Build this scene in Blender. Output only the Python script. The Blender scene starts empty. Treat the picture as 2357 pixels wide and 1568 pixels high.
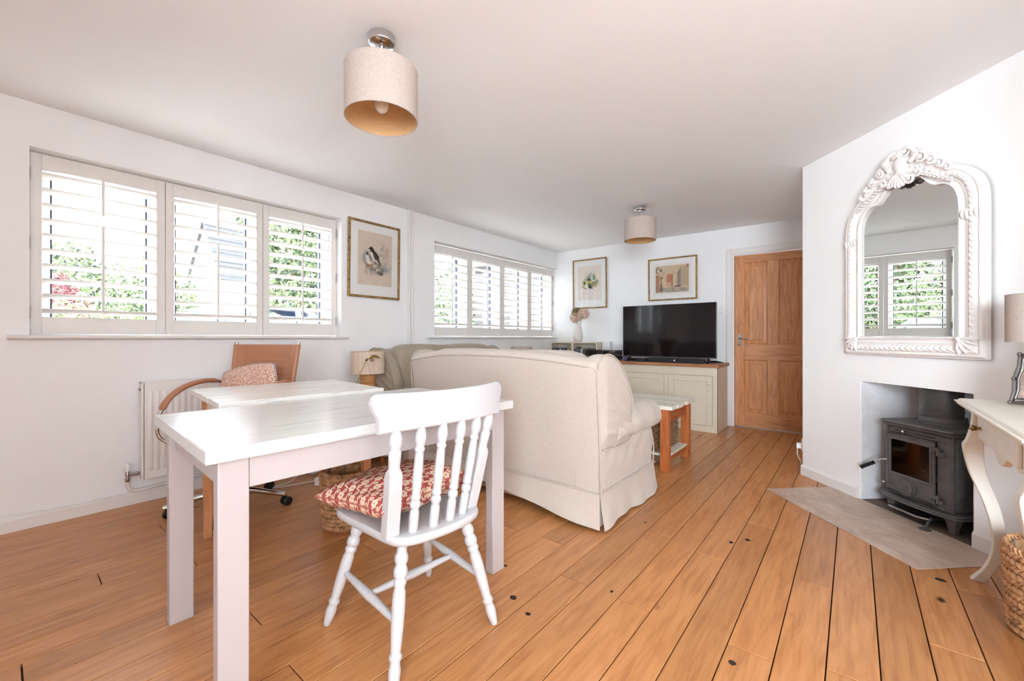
import bpy, bmesh, math, random
import numpy as np
from mathutils import Vector, Matrix, Euler
PI = math.pi
random.seed(7)
rng = np.random.default_rng(5)
SC = bpy.context.scene
COL = SC.collection

# ---------------------------------------------------------------- camera
cam = bpy.data.cameras.new('camera'); cam.sensor_width = 36.0
cam.lens = 36.0 * 965.0 / 2357.0
cam.shift_y = -6.0 / 2357.0
cam.clip_start = 0.02; cam.clip_end = 300
co = bpy.data.objects.new('camera', cam); COL.objects.link(co)
co.location = (0, 0, 1.03); co.rotation_euler = (PI / 2, 0, math.radians(39.2))
SC.camera = co
# ---------------------------------------------------------------- sky, sun, added fill lights, exposure
w = bpy.data.worlds.new('sky'); SC.world = w; w.use_nodes = True
bg = w.node_tree.nodes['Background']
bg.inputs[0].default_value = (0.80, 0.90, 1.0, 1); bg.inputs[1].default_value = 8.0
sun = bpy.data.lights.new('sun', 'SUN'); sun.energy = 21; sun.angle = math.radians(1.5); sun.color = (1, .97, .93)
so = bpy.data.objects.new('sun', sun); COL.objects.link(so)
so.rotation_euler = Vector((0.34, 0.55, -0.76)).to_track_quat('-Z', 'Y').to_euler(); so.location = (-8, -6, 12)
def area(name, loc, direction, sx, sy, power, color):
    L = bpy.data.lights.new(name, 'AREA'); L.shape = 'RECTANGLE'; L.size = sx; L.size_y = sy
    L.energy = power; L.color = color
    o = bpy.data.objects.new(name, L); COL.objects.link(o); o.location = loc
    o.rotation_euler = Vector(direction).to_track_quat('-Z', 'Z').to_euler(); return o
WL = area('bay_fill_light', (1.97, -0.35, 1.30), (-0.42, 0.90, 0.02), 1.2, 1.3, 13, (.80, .91, 1)); WL.data.spread = math.radians(140)  # fill light added out of view, right of the camera
WR = area('rear_fill_light', (1.15, -1.70, 1.40), (-0.12, 1, 0.0), 1.2, 1.2, 50, (.80, .91, 1)); WR.data.spread = math.radians(120)  # second added fill, lifts the far end of the room
SC.view_settings.view_transform = 'Standard'; SC.view_settings.look = 'None'
SC.view_settings.exposure = 1.02; SC.view_settings.gamma = 1.0
SC.view_settings.use_curve_mapping = False
SC.cycles.max_bounces = 10; SC.cycles.diffuse_bounces = 6; SC.cycles.glossy_bounces = 4
SC.cycles.transparent_max_bounces = 24; SC.cycles.transmission_bounces = 6
SC.cycles.use_denoising = True
SC.cycles.sample_clamp_indirect = 8
SC.cycles.caustics_reflective = False; SC.cycles.caustics_refractive = False

# ---------------------------------------------------------------- helpers
def lin(c):
    return c / 12.92 if c <= .04045 else ((c + .055) / 1.055) ** 2.4
def rgb(r, g, b):
    return (lin(r / 255), lin(g / 255), lin(b / 255), 1)

class Mesh:
    def __init__(s): s.v = []; s.f = []; s.mi = []; s.cur = 0
    def add(s, vs, fs):
        o = len(s.v); s.v.extend([tuple(p) for p in vs])
        for f in fs: s.f.append([i + o for i in f]); s.mi.append(s.cur)
        return s
    def box(s, x0, x1, y0, y1, z0, z1):
        vs = [(x, y, z) for z in (z0, z1) for y in (y0, y1) for x in (x0, x1)]
        return s.add(vs, [(0, 2, 3, 1), (4, 5, 7, 6), (0, 1, 5, 4), (2, 6, 7, 3), (0, 4, 6, 2), (1, 3, 7, 5)])
    def obox(s, c, sz, m):
        a, b, d = sz[0] / 2, sz[1] / 2, sz[2] / 2
        vs = [Vector(c) + m @ Vector((x, y, z)) for z in (-d, d) for y in (-b, b) for x in (-a, a)]
        return s.add(vs, [(0, 2, 3, 1), (4, 5, 7, 6), (0, 1, 5, 4), (2, 6, 7, 3), (0, 4, 6, 2), (1, 3, 7, 5)])
    def prism(s, poly, a0, a1, axis='z', tr=None):
        n = len(poly)
        def mk(p, a):
            if axis == 'z': return (p[0], p[1], a)
            if axis == 'y': return (p[0], a, p[1])
            return (a, p[0], p[1])
        vs = [mk(p, a0) for p in poly] + [mk(p, a1) for p in poly]
        if tr: vs = [tr(Vector(q)) for q in vs]
        fs = [list(range(n))[::-1], list(range(n, 2 * n))] + [(i, (i + 1) % n, n + (i + 1) % n, n + i) for i in range(n)]
        return s.add(vs, fs)
    def grid(s, pts, cu=False, cv=False):
        nu, nv = len(pts), len(pts[0]); vs = [p for r in pts for p in r]; fs = []
        for i in range(nu if cu else nu - 1):
            for j in range(nv if cv else nv - 1):
                a, b = i, (i + 1) % nu; c, d = j, (j + 1) % nv
                fs.append((a * nv + c, b * nv + c, b * nv + d, a * nv + d))
        return s.add(vs, fs)
    def lathe(s, prof, seg=24, m=None, c=(0, 0, 0)):
        pts = []
        for r, z in prof:
            row = []
            for k in range(seg):
                a = 2 * PI * k / seg; p = Vector((r * math.cos(a), r * math.sin(a), z))
                if m: p = m @ p
                row.append(tuple(p + Vector(c)))
            pts.append(row)
        s.grid(pts, False, True)
        o = len(s.v) - len(prof) * seg
        if prof[0][0] > 1e-6: s.f.append([o + k for k in range(seg)][::-1]); s.mi.append(s.cur)
        if prof[-1][0] > 1e-6: s.f.append([o + (len(prof) - 1) * seg + k for k in range(seg)]); s.mi.append(s.cur)
        return s
    def lathe_between(s, p, q, prof, seg=20):
        p, q = Vector(p), Vector(q); d = q - p; L = d.length
        m = d.to_track_quat('Z', 'Y').to_matrix()
        return s.lathe([(r, t * L) for r, t in prof], seg, m, p)
    def tube(s, pts, r, seg=8, closed=False, flat=None):
        P_ = [Vector(p) for p in pts]; n = len(P_)
        if not isinstance(r, (list, tuple)): r = [r] * n
        rows = []; up = None
        for i in range(n):
            a = P_[(i - 1) % n] if (closed or i > 0) else P_[i]; b = P_[(i + 1) % n] if (closed or i < n - 1) else P_[i]
            t = (b - a).normalized()
            if up is None:
                up = Vector((0, 0, 1)) if abs(t.z) < .9 else Vector((1, 0, 0))
            up = (up - t * up.dot(t)).normalized(); sd = t.cross(up)
            fx, fy = flat if flat else (1, 1)
            rows.append([tuple(P_[i] + (sd * math.cos(2 * PI * k / seg) * fx + up * math.sin(2 * PI * k / seg) * fy) * r[i]) for k in range(seg)])
        s.grid(rows, closed, True)
        if not closed:
            o = len(s.v) - n * seg
            s.f.append([o + k for k in range(seg)][::-1]); s.mi.append(s.cur)
            s.f.append([o + (n - 1) * seg + k for k in range(seg)]); s.mi.append(s.cur)
        return s
    def ball(s, c, r, seg=10, ring=6):
        if not isinstance(r, (list, tuple)): r = (r, r, r)
        rows = []
        for i in range(ring + 1):
            a = PI * i / ring
            rows.append([(c[0] + r[0] * math.sin(a) * math.cos(2 * PI * k / seg), c[1] + r[1] * math.sin(a) * math.sin(2 * PI * k / seg), c[2] + r[2] * math.cos(a)) for k in range(seg)])
        return s.grid(rows, False, True)
    def build(s, name, mats, parent=None, loc=None, rotz=None, bevel=0, seg=2, smooth=40, sub=0, weld=False, kind=None, label=None):
        me = bpy.data.meshes.new(name); me.from_pydata(s.v, [], s.f)
        if not isinstance(mats, (list, tuple)): mats = [mats]
        for m_ in mats: me.materials.append(m_)
        if len(mats) > 1: me.polygons.foreach_set('material_index', s.mi)
        bm = bmesh.new(); bm.from_mesh(me)
        if weld: bmesh.ops.remove_doubles(bm, verts=bm.verts, dist=1e-5)
        bmesh.ops.recalc_face_normals(bm, faces=bm.faces); bm.to_mesh(me); bm.free()
        if smooth:
            me.polygons.foreach_set('use_smooth', [True] * len(me.polygons))
            me.set_sharp_from_angle(angle=math.radians(smooth))
        o = bpy.data.objects.new(name, me); COL.objects.link(o)
        if loc is not None: o.location = loc
        if rotz is not None: o.rotation_euler = (0, 0, rotz)
        if bevel:
            b = o.modifiers.new('bevel', 'BEVEL'); b.width = bevel; b.segments = seg; b.limit_method = 'ANGLE'; b.angle_limit = math.radians(35)
        if sub:
            b = o.modifiers.new('sub', 'SUBSURF'); b.levels = sub; b.render_levels = sub
        if parent: o.parent = parent
        if kind: o['kind'] = kind
        if label: o['label'] = label
        return o

def thing(name, label, cat, loc=(0, 0, 0), rotz=0, group=None):
    o = bpy.data.objects.new(name, None); o.empty_display_size = .05; COL.objects.link(o)
    o.location = loc; o.rotation_euler = (0, 0, rotz); o['label'] = label; o['category'] = cat
    if group: o['group'] = group
    return o
def tag(o, label, cat, group=None):
    o['label'] = label; o['category'] = cat
    if group: o['group'] = group
    return o
def struct(o, label=None):
    o['kind'] = 'structure'
    if label: o['label'] = label
    return o
def copy_tree(o, parent=None):
    c = o.copy(); COL.objects.link(c); c.parent = parent
    for ch in list(o.children): copy_tree(ch, c)
    return c
def spline(pts, n, closed=False):
    P_ = np.array(pts, float); k = len(P_); out = []
    segs = k if closed else k - 1
    for i in range(segs):
        g = lambda j: P_[j % k] if closed else P_[max(0, min(k - 1, j))]
        p0, p1, p2, p3 = g(i - 1), g(i), g(i + 1), g(i + 2)
        for t in np.arange(n) / n:
            out.append(.5 * ((2 * p1) + (-p0 + p2) * t + (2 * p0 - 5 * p1 + 4 * p2 - p3) * t * t + (-p0 + 3 * p1 - 3 * p2 + p3) * t ** 3))
    if not closed: out.append(P_[-1])
    return [tuple(p) for p in out]

# ---------------------------------------------------------------- materials
def nodes(name):
    m = bpy.data.materials.new(name); m.use_nodes = True; nt = m.node_tree
    return m, nt, nt.nodes['Principled BSDF']
def N(nt, t, **kw):
    n = nt.nodes.new(t)
    for k, v in kw.items():
        if isinstance(k, str) and hasattr(n, k): setattr(n, k, v)
    return n
def L(nt, a, b): nt.links.new(a, b)
def coords(nt, scale=(1, 1, 1), kind='Object', rnd=False):
    tc = N(nt, 'ShaderNodeTexCoord'); mp = N(nt, 'ShaderNodeMapping'); mp.inputs['Scale'].default_value = scale
    L(nt, tc.outputs[kind], mp.inputs['Vector'])
    if rnd:
        oi = N(nt, 'ShaderNodeObjectInfo'); ad = N(nt, 'ShaderNodeVectorMath', operation='MULTIPLY_ADD')
        ad.inputs[1].default_value = (37, 53, 71); cb = N(nt, 'ShaderNodeCombineXYZ')
        for i in range(3): L(nt, oi.outputs['Random'], cb.inputs[i])
        L(nt, cb.outputs[0], ad.inputs[0]); L(nt, mp.outputs[0], ad.inputs[2]); return ad.outputs[0]
    return mp.outputs[0]
def noise(nt, vec, scale, detail=4, rough=.55, dist=0):
    n = N(nt, 'ShaderNodeTexNoise'); n.inputs['Scale'].default_value = scale; n.inputs['Detail'].default_value = detail
    n.inputs['Roughness'].default_value = rough; n.inputs['Distortion'].default_value = dist
    L(nt, vec, n.inputs['Vector']); return n.outputs['Fac']
def ramp(nt, fac, stops, interp='LINEAR'):
    r = N(nt, 'ShaderNodeValToRGB'); cr = r.color_ramp; cr.interpolation = interp
    while len(cr.elements) < len(stops): cr.elements.new(.5)
    for e, (p, c) in zip(cr.elements, stops):
        e.position = p; e.color = c if len(c) == 4 else (*c, 1)
    L(nt, fac, r.inputs[0]); return r.outputs[0]
def mixc(nt, fac, a, b, mode='MIX'):
    m = N(nt, 'ShaderNodeMix', data_type='RGBA', blend_type=mode)
    for sock, val in ((m.inputs[0], fac), (m.inputs[6], a), (m.inputs[7], b)):
        if hasattr(val, 'links'): L(nt, val, sock)
        else: sock.default_value = val
    return m.outputs[2]
def bump(nt, bsdf, h, strength=.2, dist=.002):
    b = N(nt, 'ShaderNodeBump'); b.inputs['Strength'].default_value = strength; b.inputs['Distance'].default_value = dist
    L(nt, h, b.inputs['Height']); L(nt, b.outputs[0], bsdf.inputs['Normal'])
def simple(name, col, rough=.5, metal=0, var=0, vscale=8, bmp=0, bscale=60, stretch=(1, 1, 1), coat=0, dark=None, spec=.5, bdist=.002):
    m, nt, b = nodes(name)
    b.inputs['Base Color'].default_value = col; b.inputs['Roughness'].default_value = rough; b.inputs['Metallic'].default_value = metal
    b.inputs['Specular IOR Level'].default_value = spec
    b.inputs['Coat Weight'].default_value = coat
    v = coords(nt, stretch)
    if var or dark:
        d = dark if dark else tuple(c * (1 - var) for c in col[:3]) + (1,)
        L(nt, ramp(nt, noise(nt, v, vscale, 5), [(.3, d), (.62, col)]), b.inputs['Base Color'])
    if bmp: bump(nt, b, noise(nt, v, bscale, 4), bmp, bdist)
    return m
def woodmat(name, light, mid, dark, axis=1, scale=1.0, rough=.42, rnd=True, rings=.5, knots=True, spread=.28, coat=.1):
    m, nt, b = nodes(name)
    st = [16, 16, 16]; st[axis] = 1.3
    v = coords(nt, tuple(s_ * scale for s_ in st), rnd=rnd)
    st2 = [5.5, 5.5, 5.5]; st2[axis] = .9
    v2 = coords(nt, tuple(s_ * scale for s_ in st2), rnd=rnd)
    g = noise(nt, v, 3.0, 8, .65, .4)
    big = noise(nt, v2, 1.0, 2, .5, .6)
    # growth rings: contour lines of a smooth field
    mu = N(nt, 'ShaderNodeMath', operation='MULTIPLY'); mu.inputs[1].default_value = 46; L(nt, big, mu.inputs[0])
    ad0 = N(nt, 'ShaderNodeMath', operation='MULTIPLY_ADD'); L(nt, g, ad0.inputs[0]); ad0.inputs[1].default_value = 2.2; L(nt, mu.outputs[0], ad0.inputs[2])
    sn = N(nt, 'ShaderNodeMath', operation='SINE'); L(nt, ad0.outputs[0], sn.inputs[0])
    rr = ramp(nt, sn.outputs[0], [(.35, (0, 0, 0, 1)), (.98, (1, 1, 1, 1))])
    base = ramp(nt, g, [(.28, dark), (.5, mid), (.72, light)])
    ringc = mixc(nt, .5 * rings, base, dark)
    fm = N(nt, 'ShaderNodeMath', operation='MULTIPLY'); L(nt, rr, fm.inputs[0]); fm.inputs[1].default_value = rings
    c = mixc(nt, fm.outputs[0], base, mixc(nt, .55, base, dark))
    if rnd:
        oi = N(nt, 'ShaderNodeObjectInfo')
        t = ramp(nt, oi.outputs['Random'], [(0, (1 - spread, 1 - spread * 1.05, 1 - spread * 1.15, 1)), (.35, (1, .96, .9, 1)), (.7, (1.0, 1.0, 1.0, 1)), (1, (1 - spread * .45, 1 - spread * .55, 1 - spread * .55, 1))])
        c = mixc(nt, 1.0, c, t, 'MULTIPLY')
    if knots:
        st3 = [1, 1, 1]; st3[axis] = .55
        v3 = coords(nt, tuple(s_ * 5 * scale for s_ in st3), rnd=rnd)
        vo = N(nt, 'ShaderNodeTexVoronoi'); vo.inputs['Scale'].default_value = 1.0; L(nt, v3, vo.inputs['Vector'])
        kn = ramp(nt, vo.outputs['Distance'], [(.03, (1, 1, 1, 1)), (.09, (0, 0, 0, 1))])
        sel = ramp(nt, vo.outputs['Color'], [(.72, (0, 0, 0, 1)), (.76, (1, 1, 1, 1))])
        km = N(nt, 'ShaderNodeMath', operation='MULTIPLY'); L(nt, kn, km.inputs[0]); L(nt, sel, km.inputs[1])
        c = mixc(nt, km.outputs[0], c, (dark[0] * .15, dark[1] * .12, dark[2] * .1, 1))
    L(nt, c, b.inputs['Base Color']); b.inputs['Roughness'].default_value = rough
    b.inputs['Coat Weight'].default_value = coat; b.inputs['Coat Roughness'].default_value = .25
    bump(nt, b, g, .12, .001)
    return m
def fabric(name, a, d, scale=900, bmp=.35, fold=0):
    m, nt, b = nodes(name); v = coords(nt)
    vs = coords(nt, (1, 1, .3)); n1 = noise(nt, vs, scale * .75, 2); n2 = noise(nt, v, 40, 3)
    c = ramp(nt, n1, [(.36, d), (.6, a)])
    c = mixc(nt, .18, c, ramp(nt, n2, [(.3, d), (.7, a)]))
    L(nt, c, b.inputs['Base Color']); b.inputs['Roughness'].default_value = .95; b.inputs['Specular IOR Level'].default_value = .15
    b.inputs['Sheen Weight'].default_value = .15
    bump(nt, b, n1, bmp, .0015)
    return m
def colmat(name, rough=.8, bmp=0, spec=.3):
    m, nt, b = nodes(name); at = N(nt, 'ShaderNodeVertexColor', layer_name='Col')
    L(nt, at.outputs[0], b.inputs['Base Color']); b.inputs['Roughness'].default_value = rough; b.inputs['Specular IOR Level'].default_value = spec
    if bmp: bump(nt, b, noise(nt, coords(nt), 600, 2), bmp, .001)
    return m
def glassmat(name, tint=(1, 1, 1, 1), rough=0.0, refl=1.0):
    m = bpy.data.materials.new(name); m.use_nodes = True; nt = m.node_tree; nt.nodes.clear()
    o = N(nt, 'ShaderNodeOutputMaterial'); mx = N(nt, 'ShaderNodeMixShader'); tr = N(nt, 'ShaderNodeBsdfTransparent'); gl = N(nt, 'ShaderNodeBsdfGlossy')
    fr = N(nt, 'ShaderNodeFresnel'); fr.inputs[0].default_value = 1.45
    tr.inputs[0].default_value = tint; gl.inputs['Roughness'].default_value = rough
    mu = N(nt, 'ShaderNodeMath', operation='MULTIPLY'); L(nt, fr.outputs[0], mu.inputs[0]); mu.inputs[1].default_value = refl
    L(nt, mu.outputs[0], mx.inputs[0]); L(nt, tr.outputs[0], mx.inputs[1]); L(nt, gl.outputs[0], mx.inputs[2]); L(nt, mx.outputs[0], o.inputs[0])
    return m

WALL = simple('wall_paint', rgb(241, 240, 240), .9, bmp=.12, bscale=45, var=.025, vscale=3, spec=.2)
CEIL = simple('ceiling_paint', rgb(242, 242, 242), .92, bmp=.05, bscale=30, spec=.15)
PLASTER = simple('rough_plaster', rgb(236, 236, 238), .95, bmp=.6, bscale=30, var=.16, vscale=7, spec=.1, bdist=.006)
GLOSSW = simple('white_gloss', rgb(232, 228, 225), .45, var=.03, vscale=6)
SHUT = simple('shutter_white', rgb(231, 226, 221), .5, var=.02, vscale=5)
UPVC = simple('window_frame_white', rgb(245, 246, 248), .3)
GASKET = simple('window_gasket', rgb(40, 44, 60), .6)
CHROME = simple('chrome', rgb(205, 205, 205), .12, 1)
STEEL = simple('brushed_steel', rgb(170, 168, 165), .3, 1)
OAK = woodmat('oak_floor', rgb(206, 148, 96), rgb(194, 134, 82), rgb(164, 106, 61), 1, 1, .36, True, .5, True, .22, .15)
OAKDOORV = woodmat('oak_door_upright', rgb(222, 160, 112), rgb(208, 144, 96), rgb(176, 114, 70), 2, 1, .45, True, .7, False, .14)
OAKDOORH = woodmat('oak_door_cross', rgb(222, 160, 112), rgb(208, 144, 96), rgb(176, 114, 70), 0, 1, .45, True, .7, False, .14)
PINEV = woodmat('pine_upright', rgb(196, 118, 62), rgb(182, 102, 50), rgb(140, 72, 34), 2, 1.2, .5, True, .4, True, .12)
PINEH = woodmat('pine_cross', rgb(196, 118, 62), rgb(180, 102, 52), rgb(140, 72, 34), 0, 1.2, .5, True, .4, True, .12)
TOPWOOD = woodmat('waxed_pine_top', rgb(186, 132, 92), rgb(168, 112, 72), rgb(126, 80, 48), 0, 1.2, .5, True, .4, True, .1)
GAP = simple('floor_gap', rgb(52, 36, 26), .9)
def painted(name, col, under, rough, axis=1, amt=.62):
    m, nt, b = nodes(name); st = [22, 22, 22]; st[axis] = 1.6
    v = coords(nt, tuple(st)); g = noise(nt, v, 2.2, 7, .7)
    w1 = ramp(nt, g, [(amt, (0, 0, 0, 1)), (amt + .16, (1, 1, 1, 1))])
    c = mixc(nt, w1, col, under); n2 = noise(nt, coords(nt), 38, 4)
    chip = ramp(nt, n2, [(.74, (0, 0, 0, 1)), (.77, (1, 1, 1, 1))])
    L(nt, mixc(nt, chip, c, (under[0] * .6, under[1] * .5, under[2] * .45, 1)), b.inputs['Base Color'])
    b.inputs['Roughness'].default_value = rough; b.inputs['Coat Weight'].default_value = .25; b.inputs['Coat Roughness'].default_value = .22
    bump(nt, b, g, .25, .0012); return m
TABLETOP = painted('painted_table_top', rgb(206, 205, 203), rgb(172, 168, 162), .20, 1, .56)
TABLELEG = painted('painted_table_leg', rgb(180, 171, 170), rgb(162, 151, 148), .5, 2, .66)
DESKTOP = painted('painted_desk_top', rgb(226, 224, 218), rgb(160, 152, 142), .24, 1, .55)
COFFTOP = painted('painted_coffee_top', rgb(228, 224, 210), rgb(190, 182, 160), .45, 0, .52)
CHAIRW = simple('chair_white', rgb(192, 191, 193), .35, var=.03, vscale=12, coat=.15)
LINEN = fabric('linen_slipcover', rgb(203, 191, 181), rgb(182, 169, 157))
TAUPE = fabric('taupe_slipcover', rgb(186, 173, 156), rgb(148, 135, 118))
PIPING = fabric('piping_cord', rgb(194, 181, 170), rgb(170, 157, 146))
TPIPING = fabric('taupe_piping', rgb(176, 162, 144), rgb(140, 126, 110))
UNDER = simple('worn_underframe', rgb(206, 178, 150), .9, dark=rgb(110, 66, 40), vscale=6, bmp=.4)
LEATHER = simple('tan_leather', rgb(178, 122, 90), .42, var=.1, vscale=9, bmp=.1, bscale=300)
BLACK = simple('black_plastic', rgb(22, 22, 24), .4)
BLACKG = simple('black_gloss', rgb(12, 12, 15), .12)
CLOTHB = simple('speaker_cloth', rgb(32, 32, 34), .9, bmp=.4, bscale=900)
SCREEN = simple('tv_screen', rgb(10, 8, 12), .07, spec=.5)
IRON = simple('cast_iron', rgb(104, 102, 102), .52, var=.25, vscale=14, bmp=.35, bscale=260, metal=.25)
IROND = simple('cast_iron_pitted', rgb(98, 96, 96), .6, var=.3, vscale=30, bmp=.9, bscale=160, metal=.2, bdist=.004)
CREAM = simple('cream_paint', rgb(231, 225, 214), .45, var=.06, vscale=9, bmp=.1, bscale=90)
SAGE = simple('stone_paint', rgb(216, 205, 184), .5, var=.05, vscale=6, bmp=.08, bscale=90)
BRASS = simple('antique_brass', rgb(150, 128, 84), .28, 1)
PEWTER = simple('pewter', rgb(120, 116, 112), .35, .9, bmp=.6, bscale=120)
WHITEP = simple('white_plastic', rgb(236, 236, 236), .35)
RAD = simple('radiator_enamel', rgb(236, 232, 229), .32)
SHADE_IN = simple('shade_lining', rgb(214, 170, 120), .7, var=.12, vscale=20, stretch=(1, 1, 6))
def shademat(name, a, d, stripes=None):
    m, nt, b = nodes(name); v = coords(nt, (1, 1, .22)); n1 = noise(nt, v, 420, 3); n2 = noise(nt, coords(nt), 500, 2)
    c = ramp(nt, n1, [(.35, d), (.65, a)])
    if stripes:
        n3 = noise(nt, coords(nt, (1, 1, .0)), 34, 4)
        c = mixc(nt, .55, c, ramp(nt, n3, stripes))
    L(nt, c, b.inputs['Base Color']); b.inputs['Roughness'].default_value = .95; b.inputs['Specular IOR Level'].default_value = .1
    bump(nt, b, n2, .3, .001); return m
SHADE = shademat('linen_shade', rgb(198, 185, 176), rgb(178, 164, 154))
SHADES = shademat('striped_shade', rgb(232, 218, 196), rgb(206, 190, 164), [(.3, rgb(196, 190, 140)), (.42, rgb(226, 206, 190)), (.5, rgb(208, 168, 160)), (.6, rgb(230, 214, 196)), (.7, rgb(190, 178, 130))])
BAMBOO = simple('coiled_reed', rgb(206, 152, 96), .5, dark=rgb(160, 104, 58), vscale=18, stretch=(.4, .4, 6))
WICKER = simple('woven_seagrass', rgb(200, 152, 108), .8, dark=rgb(134, 90, 56), vscale=34, bmp=.5, bscale=200)
WICKERD = simple('dark_rattan', rgb(150, 112, 76), .8, dark=rgb(58, 42, 32), vscale=40, stretch=(1, 1, 5), bmp=.6, bscale=160)
GILT = simple('aged_gilt', rgb(176, 140, 84), .42, .35, dark=rgb(96, 66, 36), vscale=40, bmp=.3, bscale=150)
MOUNT = simple('picture_mount', rgb(250, 247, 243), .9)
PRINT = colmat('print_ink', .9)
PGLASS = glassmat('picture_glass', (1, 1, 1, 1), 0, .55)
WGLASS = glassmat('window_glass', (.97, .98, .98, 1), 0, .5)
DARKGL = glassmat('smoked_lid', (.74, .73, .74, 1), .02, .8)
MIRROR = simple('mirror_silver', (.86, .88, .86, 1), .0, 1)
FRAMEW = simple('carved_white_paint', rgb(238, 233, 230), .6, var=.05, vscale=20)
BACKDARK = simple('bare_wood_edge', rgb(104, 66, 46), .8)
TILE = None
def stonetile():
    m, nt, b = nodes('hearth_stone'); v = coords(nt, (1, 2.2, 1)); n1 = noise(nt, v, 4, 8, .7, .6); n2 = noise(nt, v, 24, 4)
    c = ramp(nt, n1, [(.3, rgb(166, 141, 124)), (.48, rgb(196, 171, 153)), (.6, rgb(214, 194, 178)), (.74, rgb(180, 155, 137))])
    c = mixc(nt, .25, c, ramp(nt, n2, [(.3, rgb(160, 136, 120)), (.7, rgb(216, 200, 186))]))
    L(nt, c, b.inputs['Base Color']); b.inputs['Roughness'].default_value = .5; bump(nt, b, n2, .15, .001); return m
TILE = stonetile()
IRONF = simple('flue_enamel', rgb(84, 84, 86), .42, var=.2, vscale=10, metal=.2)
SOOT = simple('sooty_stone', rgb(116, 100, 88), .8, dark=rgb(60, 54, 50), vscale=9)

# ---------------------------------------------------------------- room shell
XL, ZC = -3.47, 2.315
W1 = (.108, 1.896, 1.022, 2.075); W2 = (2.945, 5.335, 1.022, 2.068)
def wall_left():
    m = Mesh(); a, b = -3.77, XL
    m.box(a, b, -1.82, W1[0], 0, ZC); m.box(a, b, W1[0], W1[1], 0, W1[2]); m.box(a, b, W1[0], W1[1], W1[3], ZC)
    m.box(a, b, W1[1], W2[0], 0, ZC); m.box(a, b, W2[0], W2[1], 0, W2[2]); m.box(a, b, W2[0], W2[1], W2[3], ZC); m.box(a, b, W2[1], 5.75, 0, ZC)
    return m
struct(wall_left().build('wall_left', WALL, smooth=0))
BA = math.atan2(.12, 3.04); B0 = (XL, 5.335)
def bk(lx, ly=0): return (B0[0] + lx * math.cos(BA) - ly * math.sin(BA), B0[1] + lx * math.sin(BA) + ly * math.cos(BA))
DX0, DX1 = 2.385, 3.165
m = Mesh(); m.box(0, DX0 - .03, 0, .22, 0, ZC); m.box(DX0 - .03, DX1 + .03, 0, .22, 2.02, ZC); m.box(DX1 + .03, 3.4, 0, .22, 0, ZC)
struct(m.build('wall_back', WALL, loc=(B0[0], B0[1], 0), rotz=BA, smooth=0))
CA = math.atan2(-.7311, .6823); C0 = Vector((-.3, 3.84, 0))
def ch(s_, d, z=0): return (C0.x + .6823 * s_ + .7311 * d, C0.y - .7311 * s_ + .6823 * d, z)
m = Mesh(); m.box(0, .485, 0, .5, 0, ZC); m.box(1.112, 1.60, 0, .5, 0, ZC); m.box(.485, 1.112, 0, .5, .755, ZC); m.box(.485, 1.112, .40, .5, 0, .755)
struct(m.build('wall_chimney', WALL, loc=C0, rotz=CA, smooth=0))
m = Mesh(); m.box(.4855, .493, .004, .40, 0, .755); m.box(1.104, 1.1115, .004, .40, 0, .755); m.box(.493, 1.104, .392, .3995, 0, .755)
struct(m.build('wall_recess', PLASTER, loc=C0, rotz=CA, smooth=0))
m = Mesh(); m.box(-.3, -.2, 3.86, 5.75, 0, ZC)
struct(m.build('wall_passage', WALL, smooth=0))
R0, R1, RZ0, RZ1 = -1.05, .40, .45, 2.06  # opening in an unseen bay, added for the fill light
m = Mesh(); m.box(.78, 2.15, 1.72, 1.84, 0, ZC); m.box(.78, .92, 1.84, 2.80, 0, ZC); m.box(2.03, 2.15, -1.82, R0, 0, ZC); m.box(2.03, 2.15, R1, 1.72, 0, ZC); m.box(2.03, 2.15, R0, R1, 0, RZ0); m.box(2.03, 2.15, R0, R1, RZ1, ZC)
struct(m.build('wall_right', WALL, smooth=0))
m = Mesh(); m.box(-3.77, .5, -1.86, -1.72, 0, ZC); m.box(1.8, 2.15, -1.86, -1.72, 0, ZC); m.box(.5, 1.8, -1.86, -1.72, 0, .75); m.box(.5, 1.8, -1.86, -1.72, 2.05, ZC)
struct(m.build('wall_rear', WALL, smooth=0))
m = Mesh(); m.box(-3.9, 2.3, -1.9, 5.9, ZC, ZC + .1)
struct(m.build('ceiling', CEIL, smooth=0))
fl = Mesh().box(-3.5, 2.1, -1.9, 5.7, -.12, -.014).build('floor', GAP, smooth=0); struct(fl)
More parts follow.
